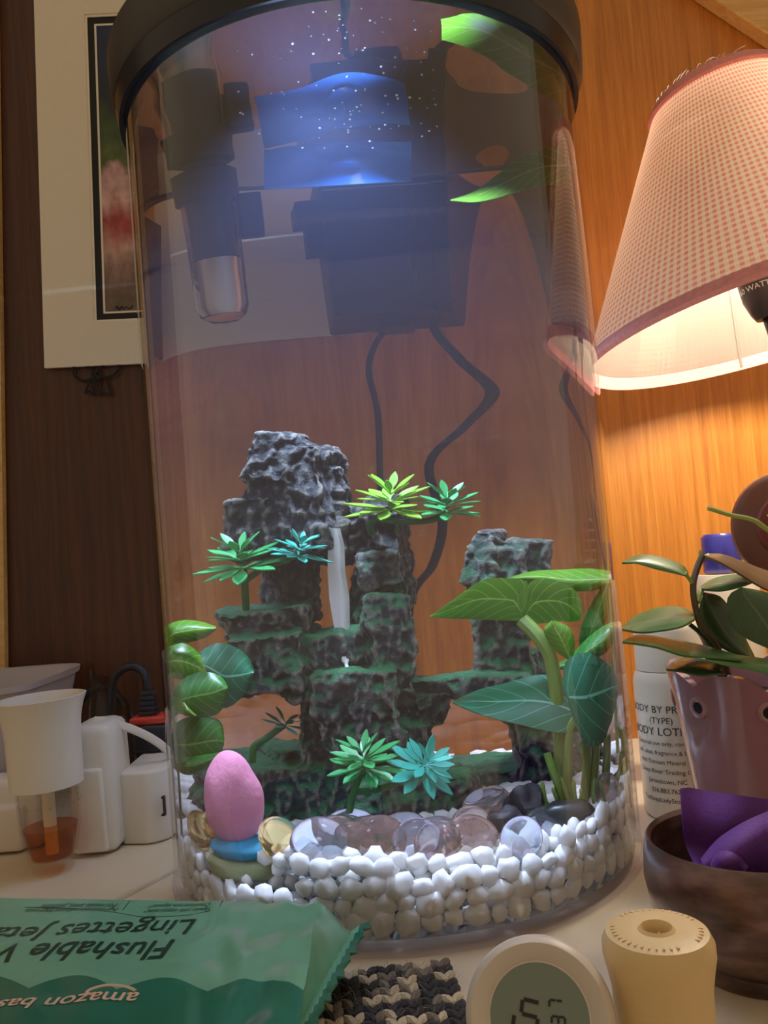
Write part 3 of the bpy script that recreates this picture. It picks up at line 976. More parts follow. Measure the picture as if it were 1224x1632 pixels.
bbox_part('outlet', 600, 655, 498, 520, FY + 0.004, FY + 0.03, 'matte_black', fl)
bbox_part('rail', 652, 664, 300, 490, FY - 0.004, FY, 'matte_black', fl)
bbox_part('rail', 688, 716, 250, 498, FY - 0.004, FY, 'matte_black', fl)
bbox_part('bracket', 470, 530, 318, 350, FY - 0.002, FY + 0.02, 'matte_black', fl)
bbox_part('bracket', 488, 520, 345, 400, FY + 0.002, FY + 0.02, 'matte_black', fl)
def cable(name, pts, r, mat, parent, fn):
    return MB().tube(smooth_path([fn(*p) for p in pts], 8), r, 8).build(name, mat, parent)
cable('cable', [(628, 516, 0.185), (600, 545, 0.185), (588, 590, 0.185), (602, 660, 0.185), (606, 760, 0.185), (610, 900, 0.195), (620, 1180, 0.195)], 0.0016, 'matte_black', fl, B)
cable('cable', [(716, 478, 0.185), (692, 520, 0.185), (730, 570, 0.185), (784, 625, 0.185), (740, 680, 0.185), (684, 740, 0.185), (705, 830, 0.185), (690, 900, 0.185), (652, 970, 0.185), (655, 1180, 0.195)], 0.0022, 'matte_black', fl, B)
# heater: glass tube with metal element and black head, inside at the back left
HY = 0.085
hp0, hp1 = W(362, 515, HY), W(345, 300, HY)
hax = Vector((0, 0, 1))
hr = abs(W(402, 440, HY).x - W(318, 440, HY).x) / 2
hc = W(360, 515, HY)
ht = thing('heater', (hc.x, hc.y, hc.z), 'glass tube heater hanging at the left inside the aquarium', 'heater')
MB().lathe([(0, 0), (hr * 0.5, 0.001), (hr * 0.85, 0.005), (hr, 0.012), (hr, 0.10), (hr * 0.93, 0.10), (hr * 0.93, 0.013), (hr * 0.75, 0.006), (0, 0.0025)], 40, hc).build('tube', 'heater_glass', ht)
MB().lathe([(0, 0.005), (hr * 0.62, 0.006), (hr * 0.8, 0.012), (hr * 0.8, 0.046), (0, 0.046)], 40, hc).build('element', 'steel_element', ht)
MB().lathe([(0, 0.0465), (hr * 0.86, 0.0465), (hr * 0.86, 0.092), (0, 0.092)], 40, hc).build('core', 'matte_black', ht)
MB().lathe([(0, 0.088), (hr * 1.12, 0.088), (hr * 1.12, WZ - 0.004 - hc.z), (hr * 0.9, WZ - 0.002 - hc.z), (0, WZ - 0.002 - hc.z)], 40, hc).build('cap', 'matte_black', ht)
mb = MB().box(hc + Vector((hr * 1.5, 0, 0.075)), (hr * 1.0, 0.012, 0.03))
mb.build('bracket', 'matte_black', ht, bevel=0.001, smooth=False)
# deflector hanging from the water surface, blue lid light put into its colour
rows = []
DY = 0.060
for i in range(13):
    v = i / 12
    row = []
    for j in range(25):
        u = j / 24
        x = 421 + (656 - 421) * u
        y = 226 + (302 - 226 - 14 * u) * v
        cu_, cv_ = (u - 0.52) * 1.6, v + 0.04
        rr_, ph_ = math.hypot(cu_, cv_), math.atan2(cv_, cu_)
        fold = 0.0085 * math.cos(ph_ * 5.0) * min(rr_, 0.6) + 0.010 * math.exp(-((cv_ - 0.52 + 1.2 * cu_ * cu_) / 0.12) ** 2) * math.exp(-(cu_ / 0.3) ** 2)
        row.append(W(x, y, DY - 0.010 * math.sin(math.pi * u) - fold - 0.010 * v))
    rows.append(row)
zt = max(p.z for r in rows for p in r)
for r in rows:
    for p in r:
        p.z = min(p.z, WZ - 0.0012)
dfl = link('flow_deflector', grid_mesh('flow_deflector', rows, 'led_lit_plastic', 0.0012))
tag(dfl, 'crinkled plastic flow deflector with the blue lid light painted on, just under the water surface', 'deflector')
# air bubbles clinging under the water surface
mb = MB()
for k in range(90):
    x = random.gauss(560, 75); y = random.gauss(165, 45)
    if y < 60 or y > 300:
        continue
    p = W(x, y, -0.06 + random.uniform(0, 0.05))
    if p.z > WZ - 0.002:
        continue
    mb.ball(p, random.uniform(0.0003, 0.0008), 1)
plain('bubble_white', (0.9, 0.95, 1.0), 0.195)
bub = mb.build('air_bubbles', 'bubble_white')
tag(bub, 'tiny white air bubbles floating in the upper water', 'bubbles', kind='stuff')

# ------------------------------------------------------------------ gravel, gems and stones on the tank floor
plain('white_pebble', S((246, 244, 240)), 0.4, 0.04, 60, 0.05, 200, spec=0.5, sub=0.0)
FLOORZ = 0.0075
def bed(x, y):
    """height of the gravel surface"""
    h = 0.041 + 0.006 * (y + 0.15) / 0.15 + 0.004 * math.sin(x * 30) * math.cos(y * 25)
    if x < -0.085:
        h -= 0.012 * min(1.0, (-0.085 - x) / 0.03)
    return h
PEB = []
for k in range(7):
    mb = MB().ball((0, 0, 0), 1.0, 2, (1.0 + 0.12 * math.sin(k), 0.72, 0.86 + 0.1 * math.cos(k * 2)), nz=0.42, seed=k + 1)
    PEB.append(mb.mesh('pebble', 'white_pebble', angle=80))
ORN = math.atan2(-0.115, -0.082)          # direction of the pink ornament from the tank axis
spots = []
pr = WR - 0.0052
prng = random.Random(3)
row_h = 0.0094
rowi = 0
z = FLOORZ + 0.0048
while z < 0.06:
    a = -math.pi / 2 - 1.30 + (0.04 if rowi % 2 else 0.0)
    while a < -math.pi / 2 + 1.38:
        k = prng.uniform(0.82, 1.22)
        w = 0.0060 * k
        a += w / pr * 0.93
        x, y = pr * math.cos(a), pr * math.sin(a)
        zz = z + prng.uniform(-0.0016, 0.0016)
        if zz < bed(x, y) and not (zz > 0.027 and abs(x + 0.086) < 0.026 and y < -0.06):
            spots.append((x, y, max(zz, FLOORZ + 0.0052 * k * 0.9), a, k))
        a += w / pr * 0.93
    z += row_h
    rowi += 1
for ringr in (0.128, 0.117, 0.106):
    a = -math.pi / 2 - 1.2
    while a < -math.pi / 2 + 1.45:
        k = prng.uniform(0.8, 1.15)
        a += 0.0058 * k / ringr
        rr = ringr + prng.uniform(-0.002, 0.002)
        x, y = rr * math.cos(a), rr * math.sin(a)
        if not (abs(x + 0.082) < 0.024 and y < -0.06) and (ringr > 0.12 or x > 0.05):
            spots.append((x, y, bed(x, y) - 0.003 + prng.uniform(-0.001, 0.001), a, k))
        a += 0.0058 * k / ringr
spots = spots[:300]
for i, (x, y, z, a, k) in enumerate(spots):
    o = bpy.data.objects.new('pebble', PEB[prng.randrange(len(PEB))])
    COL.objects.link(o)
    o.location = (x, y, z)
    s = 0.0064 * k
    o.scale = (s * prng.uniform(0.85, 1.15), s * 0.95, s * prng.uniform(0.85, 1.1))
    o.rotation_euler = (prng.uniform(-0.3, 0.3), prng.uniform(-1.2, 1.2), a + math.pi / 2 + prng.uniform(-0.3, 0.3))
    tag(o, 'smooth white pebble in the gravel at the bottom of the aquarium', 'pebble', 'white pebbles on the aquarium floor')
# the rest of the gravel, further in
mb = MB()
for i in range(1500):
    r = (WR - 0.014) * math.sqrt(prng.random()); a = prng.uniform(0, 2 * math.pi)
    x, y = r * math.cos(a), r * math.sin(a)
    top = bed(x, y) - 0.006
    z = prng.uniform(FLOORZ + 0.006, top) if prng.random() < 0.55 else top
    q = Matrix.Rotation(prng.uniform(0, 6), 3, 'Z') @ Matrix.Rotation(prng.uniform(-1, 1), 3, 'X')
    mb.ball((x, y, z), 0.0062 * prng.uniform(0.8, 1.15), 1, (1, 0.75, 0.85), q, 0.35, i)
gb = mb.build('gravel_bed', 'white_pebble', angle=80)
tag(gb, 'white gravel filling the inner floor of the aquarium', 'gravel', kind='stuff')

# iridescent glass gems
def gem_material(name, col):
    m, nt, bs = nodes_of(name)
    bs.inputs['Base Color'].default_value = rgba(col)
    bs.inputs['Transmission Weight'].default_value = 0.93
    bs.inputs['Roughness'].default_value = 0.0
    bs.inputs['IOR'].default_value = 1.5
    bs.inputs['Coat Weight'].default_value = 1.0
    bs.inputs['Thin Film Thickness'].default_value = 420
    bs.inputs['Thin Film IOR'].default_value = 1.8
gem_material('gem_pink', S((252, 226, 218)))
gem_material('gem_clear', S((238, 236, 248)))
gem_material('gem_amber', S((252, 214, 150)))
prof = [(0.0, -0.30), (0.55, -0.30), (0.88, -0.22), (1.0, -0.04), (0.94, 0.13), (0.75, 0.27), (0.45, 0.36), (0.0, 0.40)]
GEM = {n: MB().lathe(prof, 32).mesh('glass_gem', n) for n in ('gem_pink', 'gem_clear', 'gem_amber')}
gems = [  # pixel centre, radius px, depth, material, tilt about x, tilt about y, words
    (508, 1362, 47, -0.118, 'gem_clear', 0.75, -0.15, 'clear iridescent glass gem, leftmost of the large ones in front'),
    (545, 1360, 44, -0.104, 'gem_pink', 0.6, 0.3, 'pinkish glass gem tucked behind the leftmost clear one'),
    (566, 1374, 34, -0.112, 'gem_pink', 0.9, 0.2, 'small rosy glass gem lying low between pebbles'),
    (590, 1338, 44, -0.098, 'gem_pink', 0.5, 0.0, 'pale pink glass gem in the second row at the centre'),
    (612, 1365, 44, -0.112, 'gem_pink', 0.9, 0.5, 'rosy glass gem tilted to the right in the front row'),
    (667, 1357, 42, -0.116, 'gem_clear', 1.1, 0.0, 'sparkling violet-white glass gem standing upright at the centre'),
    (700, 1378, 40, -0.114, 'gem_pink', 0.8, -0.5, 'rosy glass gem leaning left against the sparkling one'),
    (755, 1352, 46, -0.108, 'gem_pink', 0.7, 0.4, 'large brownish pink glass gem right of the centre'),
    (752, 1318, 36, -0.094, 'gem_pink', 1.1, 0.9, 'pink glass gem standing on edge behind its neighbours'),
    (832, 1336, 34, -0.116, 'gem_clear', 1.2, 0.0, 'round clear glass gem upright below the dark stones'),
    (868, 1310, 34, -0.090, 'gem_clear', 0.5, 0.2, 'clear bluish glass gem under the wide dark stone'),
    (775, 1278, 40, -0.062, 'gem_clear', 0.4, -0.2, 'clear glass gem far back beside the rock base'),
    (818, 1290, 44, -0.074, 'gem_pink', 0.4, -0.4, 'pale glass gem leaning against the dark lava stone'),
    (972, 1304, 22, -0.07, 'gem_clear', 1.0, 1.0, 'blue-grey glass gem at the right wall of the aquarium'),
    (560, 1312, 40, -0.080, 'gem_clear', 0.35, 0.1, 'clear glass gem in the back row in front of the sprig'),
    (640, 1318, 40, -0.082, 'gem_clear', 0.35, -0.1, 'clear glass gem in the back row right of the sprig'),
    (700, 1330, 34, -0.088, 'gem_clear', 0.4, 0.1, 'small clear glass gem between the back and front rows'),
    (445, 1345, 36, -0.105, 'gem_amber', 0.9, 0.6, 'amber glass gem right behind the pink ornament'),
    (318, 1322, 22, -0.060, 'gem_amber', 0.9, 0.2, 'small amber glass gem at the left behind the pink ornament'),
    (345, 1318, 26, -0.068, 'gem_amber', 1.0, 0.4, 'glowing golden glass gem left of the pink ornament'),
]
for (x, y, r, Y, m, tx, ty, words) in gems:
    p = W(x, y, Y)
    rr = abs((W(x + r, y, Y) - W(x - r, y, Y)).length) / 2
    p.z = max(p.z, bed(p.x, p.y) + 0.001 + rr * 0.22 * abs(math.sin(tx)))
    o = link('glass_gem', GEM[m])
    o.location = p
    o.rotation_euler = (tx, ty, 0)
    o.scale = (rr,) * 3
    tag(o, words, 'glass gem', 'glass gems on the gravel')
# two dark stones
plain('lava_stone', S((44, 38, 42)), 0.6, 0.7, 160, 0.6, 120)
plain('dark_pebble', S((40, 44, 42)), 0.35, 0.3, 60)
p = W(836, 1282, -0.08)
o = MB().ball(p, 0.011, 3, (1.0, 0.8, 0.95), nz=0.5, seed=4).build('stone', 'lava_stone'); tag(o, 'rough dark purple lava stone among the glass gems', 'stone', 'dark stones on the gravel')
p = W(808, 1306, -0.088)
o = MB().ball(p, 0.0075, 3, (1.2, 0.8, 0.9), nz=0.5, seed=9).build('stone', 'lava_stone'); tag(o, 'small rough dark lava stone left of the larger one', 'stone', 'dark stones on the gravel')
p = W(905, 1298, -0.085)
o = MB().ball(p, 0.015, 3, (1.15, 0.7, 0.55), nz=0.2, seed=12).build('stone', 'dark_pebble'); tag(o, 'wide smooth charcoal stone at the foot of the right plant', 'stone', 'dark stones on the gravel')

# plain rounded ornament on a pale stone foot at the left front
plain('pink_glaze', S((226, 140, 170)), 0.75, 0.08, 120, 0.3, 260)
plain('blue_glaze', S((52, 142, 176)), 0.7, 0.1, 120, 0.2, 260)
plain('foot_stone', S((166, 172, 126)), 0.8, 0.18, 70, 0.4, 160)
oc = W(362, 1355, -0.092)
oc += Vector((0.005, 0.006, 0))
og = thing('pebble_ornament', (oc.x, oc.y, 0.022), 'plain rounded pink ornament with a blue rim on a pale green stone', 'ornament')
OM = abs(W(402, 1300, -0.092).x - W(322, 1300, -0.092).x) / 2
MB().ball((oc.x, oc.y, oc.z + 0.026), 1.0, 4, (OM * 1.12, OM * 0.85, 0.026), nz=0.12, seed=3).build('dome', 'pink_glaze', og)
MB().ball((oc.x + 0.006, oc.y, oc.z + 0.000), 1.0, 3, (OM * 1.45, OM * 1.05, 0.0065), nz=0.2, seed=5).build('rim', 'blue_glaze', og)
MB().ball((oc.x + 0.004, oc.y, oc.z - 0.0095), 1.0, 3, (OM * 1.42, OM * 1.0, 0.0085), nz=0.2, seed=6).build('foot', 'foot_stone', og)

# ------------------------------------------------------------------ picture and bow on the wall
plain('mat_board', S((226, 214, 190)), 0.85, 0.03, 200)
plain('mat_black', S((24, 20, 20)), 0.7)
plain('mat_bevel', S((240, 228, 204)), 0.7)
def painting():
    m, nt, bs = nodes_of('painted_print')
    tc = N(nt, 'ShaderNodeTexCoord')
    sp = N(nt, 'ShaderNodeSeparateXYZ'); nt.links.new(tc.outputs['Generated'], sp.inputs[0])
    no = N(nt, 'ShaderNodeTexNoise'); no.inputs['Scale'].default_value = 9; no.inputs['Detail'].default_value = 5
    nt.links.new(tc.outputs['Generated'], no.inputs['Vector'])
    ad = N(nt, 'ShaderNodeMath', operation='MULTIPLY_ADD'); ad.inputs[1].default_value = 0.22
    nt.links.new(no.outputs['Fac'], ad.inputs[0]); nt.links.new(sp.outputs[2], ad.inputs[2])
    r = ramp(nt, [(0.10, S((96, 84, 62))), (0.24, S((120, 92, 78))), (0.34, S((190, 150, 135))), (0.44, S((160, 60, 60))), (0.52, S((200, 160, 150))), (0.60, S((180, 140, 136))), (0.63, S((78, 92, 40))), (0.76, S((60, 74, 34))), (0.85, S((28, 34, 40))), (1.0, S((26, 40, 70)))])
    nt.links.new(ad.outputs[0], r.inputs[0])
    n2 = N(nt, 'ShaderNodeTexNoise'); n2.inputs['Scale'].default_value = 22; n2.inputs['Detail'].default_value = 6
    nt.links.new(tc.outputs['Generated'], n2.inputs['Vector'])
    mx = N(nt, 'ShaderNodeMix', data_type='RGBA'); mx.blend_type = 'OVERLAY'; mx.inputs['Factor'].default_value = 0.7
    nt.links.new(r.outputs[0], mx.inputs['A']); nt.links.new(n2.outputs['Fac'], mx.inputs['B'])
    nt.links.new(mx.outputs['Result'], bs.inputs['Base Color'])
    bs.inputs['Roughness'].default_value = 0.5
painting()
PY = WALLY - 0.0045
P0 = at(72, 587, PY); PX = (at(222, 580, PY) - P0).normalized(); PZ = Vector((-PX.z, 0, PX.x))
pw0 = (Vector((0.002, PY, P0.z)) - P0).dot(PX)
pr_ = Matrix((PX, Vector((0, 1, 0)), PZ)).transposed()
ph0 = 0.40
def pic_uv(px, py):
    d = at(px, py, PY) - P0
    return d.dot(PX), d.dot(PZ)
pic = thing('matted_print', P0, 'matted painting print with a wide cream mat board on the wooden wall', 'picture')
def pbox(name, u0, u1, v0, v1, y, th, mat, bev=0.0):
    c = P0 + PX * (u0 + u1) / 2 + PZ * (v0 + v1) / 2
    c.y = y
    return MB().box(c, (u1 - u0, th, v1 - v0), pr_).build(name, mat, pic, smooth=False, bevel=bev)
iu0, iv0 = pic_uv(154, 514)
_, iv1 = pic_uv(146, 24)
iu0 -= 0.002
iu1 = pw0 - iu0 * 0.9
pbox('mat_board', 0, iu0, 0, ph0, PY, 0.004, 'mat_board')
pbox('mat_board', iu1, pw0, 0, ph0, PY, 0.004, 'mat_board')
pbox('mat_board', iu0, iu1, 0, iv0, PY, 0.004, 'mat_board')
pbox('mat_board', iu0, iu1, iv1, ph0, PY, 0.004, 'mat_board')
def frame4(name, u0, u1, v0, v1, w, y, th, mat):
    pbox(name, u0, u0 + w, v0, v1, y, th, mat); pbox(name, u1 - w, u1, v0, v1, y, th, mat)
    pbox(name, u0 + w, u1 - w, v0, v0 + w, y, th, mat); pbox(name, u0 + w, u1 - w, v1 - w, v1, y, th, mat)
frame4('bevel', iu0, iu1, iv0, iv1, 0.0022, PY + 0.0008, 0.003, 'mat_bevel')
frame4('inner_mat', iu0 + 0.0022, iu1 - 0.0022, iv0 + 0.0022, iv1 - 0.0022, 0.0062, PY + 0.0014, 0.002, 'mat_black')
frame4('inner_bevel', iu0 + 0.0084, iu1 - 0.0084, iv0 + 0.0084, iv1 - 0.0084, 0.002, PY + 0.0018, 0.0016, 'mat_bevel')
pbox('print', iu0 + 0.0104, iu1 - 0.0104, iv0 + 0.0104, iv1 - 0.0104, PY + 0.0022, 0.0012, 'painted_print')
MB().tube(smooth_path([at(x, y, PY + 0.0012) for x, y in ((184, 492), (187, 488), (190, 494), (194, 488), (197, 493), (201, 489), (206, 492), (212, 487))], 4), 0.0005, 5).build('signature', 'mat_black', pic)
BY = WALLY - 0.004
bow = thing('bow_ornament', at(152, 600, BY), 'black wire bow ornament peeking out under the cream mat board', 'ornament')
for nm, pts in (('loop', [(152, 598), (140, 606), (128, 606), (117, 596), (117, 586), (130, 580), (146, 588), (152, 598)]),
                ('loop', [(152, 598), (165, 602), (180, 598), (190, 586), (186, 576), (170, 580), (156, 588), (152, 598)]),
                ('tail', [(150, 600), (142, 610), (136, 626), (143, 623), (148, 629), (150, 615), (153, 602)]),
                ('tail', [(154, 600), (161, 612), (159, 630), (166, 625), (175, 629), (172, 612), (162, 598)]),
                ('knot', [(146, 594), (152, 591), (159, 594), (158, 603), (150, 604), (146, 594)])):
    MB().tube(smooth_path([at(x, y, BY) for x, y in pts], 6), 0.0011, 6).build(nm, 'mat_black', bow)

# ------------------------------------------------------------------ left side of the table
plain('white_plastic', S((222, 212, 196)), 0.35)
plain('grey_tub', S((186, 174, 168)), 0.45)
thin_clear('vial_glass', 1.45, (0.97, 0.95, 0.92))
thin_clear('amber_oil', 1.33, S((232, 178, 104)), 0.02)
plain('wick', S((226, 214, 190)), 0.8)
plain('red_plastic', S((170, 48, 30)), 0.4)
plain('slot_black', (0.02, 0.018, 0.016), 0.6)
thin_clear('clear_bag', 1.5, (0.82, 0.78, 0.70), 0.12)
dc = onz(86, 1388, 0.0)
dm = mpp(dc.y)
df = thing('oil_diffuser', dc, 'white scented oil diffuser with a flared top on a vial of amber oil', 'diffuser')
tiltf = Matrix.Rotation(-0.02, 3, 'Y')
vb = [(0.0, 0.0), (0.0118, 0.0), (0.0130, 0.0015), (0.0128, 0.005), (0.0150, 0.008), (0.0195, 0.030), (0.0205, 0.052), (0.0190, 0.060), (0.0150, 0.062)]
vi = [(0.0130, 0.061), (0.0172, 0.059), (0.0190, 0.052), (0.0180, 0.030), (0.0134, 0.0095), (0.0, 0.0085)]
MB().lathe(vb + vi, 48, dc, tiltf).build('vial', 'vial_glass', df)
MB().lathe([(0.0, 0.0093), (0.0128, 0.0103), (0.0174, 0.0300), (0.0174, 0.0305), (0.0, 0.0305)], 48, dc, tiltf).build('oil', 'amber_oil', df)
MB().lathe([(0.0, 0.012), (0.0042, 0.012), (0.0042, 0.058), (0.0, 0.058)], 16, dc, tiltf).build('wick', 'wick', df)
MB().lathe([(0.0215, 0.0575), (0.0236, 0.0575), (0.0240, 0.070), (0.0242, 0.090), (0.0252, 0.101), (0.0272, 0.110), (0.0298, 0.1165), (0.0288, 0.1168), (0.0262, 0.110), (0.0238, 0.100), (0.0228, 0.085), (0.0226, 0.0600), (0.0, 0.0600)], 64, dc, tiltf).build('sleeve', 'white_plastic', df)
MB().lathe([(0.0, 0.104), (0.008, 0.106), (0.012, 0.103), (0.024, 0.102), (0.0, 0.100)], 32, dc, tiltf).build('vent_cap', 'brown_wood_base', df)
for k in range(16):
    a = k * math.pi * 2 / 16
    MB().ball(dc + Vector((0.0200 * math.cos(a), 0.0200 * math.sin(a), 0.0465)), 0.0011, 1).build('bead', 'vial_glass', df)
ap = onz(165, 1366, 0.0)
ad_ = thing('power_adapter', ap, 'white rounded upright power adapter right behind the oil diffuser', 'adapter')
am = mpp(ap.y + 0.02)
cx = at(166, 1366, ap.y).x - 0.008
MB().box((cx, ap.y + 0.028, 0.045), (0.034, 0.05, 0.090), None, 0.90).build('body', 'white_plastic', ad_, bevel=0.008, smooth=True, angle=80)
MB().box((cx - 0.001, ap.y + 0.0025, 0.032), (0.024, 0.006, 0.058), None, 0.86).build('front_ridge', 'white_plastic', ad_, bevel=0.0025, smooth=True)
MB().tube([(cx - 0.011, ap.y - 0.0008, 0.006), (cx - 0.011, ap.y + 0.001, 0.006)], 0.0014, 12).build('indicator', 'mat_bevel', ad_)
wb0 = onz(200, 1352, 0.0)
pb = thing('power_block', wb0, 'low white power block with a black slot beside the aquarium wall', 'power block')
wx1 = -0.168
mb = MB()
lft = wb0.x - 0.004
prof = []
for (x, y) in ((lft, 0.0), (lft + 0.02, -0.004), (wx1 - 0.012, -0.002), (wx1 - 0.004, 0.004), (wx1, 0.02), (wx1, 0.13), (lft, 0.13)):
    prof.append((x, wb0.y + y + 0.006))
n = len(prof)
vs = [(x, y, 0.0005) for x, y in prof] + [(x, y, 0.052) for x, y in prof]
fs = [tuple(range(n - 1, -1, -1)), tuple(range(n, 2 * n))] + [(i, (i + 1) % n, n + (i + 1) % n, n + i) for i in range(n)]
mb.add(vs, fs).build('body', 'white_plastic', pb, bevel=0.0025, smooth=True)
mk = at(262, 1284, wb0.y + 0.003)
MB().box(mk, (0.0012, 0.004, 0.0135)).build('slot', 'slot_black', pb, smooth=False)
MB().box(mk + Vector((-0.0010, 0, -0.0062)), (0.0022, 0.004, 0.0012)).build('slot', 'slot_black', pb, smooth=False)
MB().box(mk + Vector((-0.0006, 0, 0.0062)), (0.0016, 0.004, 0.0012)).build('slot', 'slot_black', pb, smooth=False)
# black plug with a red switch on the block
ky = wb0.y + 0.075
k0 = at(250, 1195, ky)
pl = thing('power_plug', (k0.x, ky, 0.0525), 'black plug with a red collar standing on the white power block', 'plug')
MB().box((k0.x + 0.002, ky, 0.0525 + 0.011), (0.034, 0.03, 0.021)).build('body', 'matte_black', pl, bevel=0.003)
MB().box((k0.x - 0.002, ky, 0.0525 + 0.0245), (0.030, 0.026, 0.006)).build('collar', 'red_plastic', pl, bevel=0.0015)
for i in range(5):
    MB().box((k0.x - 0.004, ky, 0.0525 + 0.0295 + i * 0.004), (0.014 - i * 0.001, 0.013 - i * 0.001, 0.0036)).build('strain_rib', 'matte_black', pl, bevel=0.0006)
topz = 0.0525 + 0.047
MB().tube(smooth_path([(k0.x - 0.004, ky, topz), (k0.x - 0.006, ky, topz + 0.014), (k0.x - 0.018, ky + 0.004, topz + 0.020), (k0.x - 0.034, ky + 0.01, topz + 0.010), (k0.x - 0.040, ky + 0.012, topz - 0.02), (k0.x - 0.042, ky + 0.014, 0.06)], 8), 0.0034, 10).build('cable', 'matte_black', pl)
# white cord from the adapter
cd = MB().tube(smooth_path([at(150, 1148, ap.y + 0.03), at(175, 1152, ap.y + 0.03), at(205, 1160, ap.y + 0.035), at(240, 1176, ap.y + 0.04), at(266, 1196, ap.y + 0.045), at(276, 1212, ap.y + 0.06) + Vector((0, 0, -0.004))], 8), 0.0019, 8, flat=1.6).build('cord', 'white_plastic', ad_)
# black cord behind the diffuser
cd = MB().tube(smooth_path([at(120, 1130, 0.205), at(145, 1102, 0.205), at(172, 1098, 0.205), at(195, 1120, 0.2), at(212, 1150, 0.195), at(222, 1195, 0.19), Vector((at(225, 1200, 0.19).x, 0.19, 0.004))], 8), 0.0036, 10).build('black_cord', 'matte_black')
tag(cd, 'thick black cord arching behind the white adapter', 'cord')
# crumpled clear bag
rows = []
bx0 = at(150, 1230, 0.165); bx1 = at(222, 1230, 0.165)
for i in range(14):
    v = i / 13
    row = []
    for j in range(22):
        u = j / 21
        a = 2 * math.pi * u
        r = 0.020 * (1 - 0.25 * v) + 0.004 * noise.noise(Vector((math.cos(a) * 2, math.sin(a) * 2, v * 4)))
        row.append(Vector(((bx0.x + bx1.x) / 2 - 0.002 + r * math.cos(a), 0.165 + 0.7 * r * math.sin(a), 0.001 + 0.100 * v * (1 - 0.18 * math.cos(a)) + 0.003 * math.sin(a * 5) * v)))
    rows.append(row)
bag = link('plastic_bag', grid_mesh('plastic_bag', rows, 'clear_bag', 0.0006))
tag(bag, 'crumpled clear plastic bag behind the white adapter', 'bag')
# grey tub at the far left
ty = 0.125
tr_ = at(72, 1080, ty); tb_ = at(40, 1225, ty)
tub = thing('storage_tub', (tr_.x - 0.10, ty + 0.03, 0), 'pale grey flared plastic tub at the far left edge', 'tub')
def tub_ring(z, grow):
    x1 = tr_.x - (tr_.z - z) * 0.20 + grow; x0 = x1 - 0.20 - 2 * grow + (tr_.z - z) * 0.0
    y0 = ty - 0.05 + (tr_.z - z) * 0.18 - grow; y1 = ty + 0.10 - (tr_.z - z) * 0.18 + grow
    out = []
    for k in range(32):
        a = 2 * math.pi * k / 32
        e = 0.35
        cx_ = math.copysign(abs(math.cos(a)) ** e, math.cos(a)); sy_ = math.copysign(abs(math.sin(a)) ** e, math.sin(a))
        out.append(Vector(((x0 + x1) / 2 + (x1 - x0) / 2 * cx_, (y0 + y1) / 2 + (y1 - y0) / 2 * sy_, z)))
    return out + [out[0].copy()]
zt = tr_.z
MBr = [tub_ring(0.0005, 0), tub_ring(zt * 0.5, 0), tub_ring(zt - 0.006, 0), tub_ring(zt - 0.005, 0.0025), tub_ring(zt, 0.0025), tub_ring(zt - 0.001, -0.003), tub_ring(zt * 0.5, -0.004), tub_ring(0.004, -0.004)]
mb = MB()
nvr = 33
vs = [p for r in MBr for p in r]
fs = [(i * nvr + j, i * nvr + j + 1, (i + 1) * nvr + j + 1, (i + 1) * nvr + j) for i in range(len(MBr) - 1) for j in range(nvr - 1)]
fs += [tuple(range(31, -1, -1)), tuple(7 * nvr + k for k in range(32))]
mb.add(vs, fs).build('tub_wall', 'grey_tub', tub)
# white charger at the far left, in front of the tub
cp_ = onz(20, 1362, 0)
ch = thing('white_charger', cp_, 'rounded white charger block left of the oil diffuser, cut by the frame', 'charger')
rx = at(58, 1300, cp_.y).x
MB().box((rx - 0.035, cp_.y + 0.020, 0.0262), (0.07, 0.030, 0.052)).build('body', 'white_plastic', ch, bevel=0.006, angle=80)
MB().box((at(20, 1330, cp_.y).x - 0.012, cp_.y + 0.004, 0.0185), (0.040, 0.012, 0.034)).build('face_plate', 'white_plastic', ch, bevel=0.004, angle=80)

# ------------------------------------------------------------------ right side of the table
plain('white_bottle', S((232, 220, 196)), 0.28, coat=0.2)
plain('ink', S((40, 34, 34)), 0.6)
def wrap_text(body, size, r, c, a0, z, mat, parent, bold=0.0, name='lettering'):
    """text centred at angle a0 (0 = facing -y) on an upright cylinder"""
    me = text_mesh(body, size, bold)
    xs = [v.co.x for v in me.vertices]
    w = (max(xs) + min(xs)) / 2
    for v in me.vertices:
        a = a0 + (v.co.x - w) / r
        v.co = Vector((c[0] + (r + 0.0003) * math.sin(a), c[1] - (r + 0.0003) * math.cos(a), z + v.co.y))
    me.materials.clear(); me.materials.append(MATS[mat])
    o = link(name, me, parent)
    return o
bc = Vector((0.1935, 0.024, 0)); br = 0.0262
bt = thing('lotion_bottle', bc, 'white lotion bottle with small black lettering between the aquarium and the pink pot', 'bottle')
MB().lathe([(0, 0.0005), (br - 0.002, 0.0005), (br, 0.003), (br, 0.092), (br - 0.0015, 0.098), (br - 0.003, 0.100), (0.0, 0.100)], 56, bc).build('body', 'white_bottle', bt)
MB().lathe([(0, 0.1004), (br - 0.0025, 0.1004), (br - 0.003, 0.128), (br - 0.006, 0.1315), (0, 0.132)], 56, bc).build('cap', 'white_bottle', bt)
lines = [('BODY BY PRADA', 0.0062, 0.0695), ('(TYPE)', 0.0052, 0.0625), ('BODY LOTION', 0.0068, 0.0545), ('External use only, contains', 0.0036, 0.0478), ('oils, aloe, fragrance & Does', 0.0036, 0.0415), ('Not Contain Mineral Oil', 0.0036, 0.0352), ('Deep River Trading Co.', 0.0038, 0.0288), ('Jamestown, NC', 0.0038, 0.0223), ('336.883.7627', 0.0038, 0.0160), ('TheSoapLadyStore.com', 0.0038, 0.0098)]
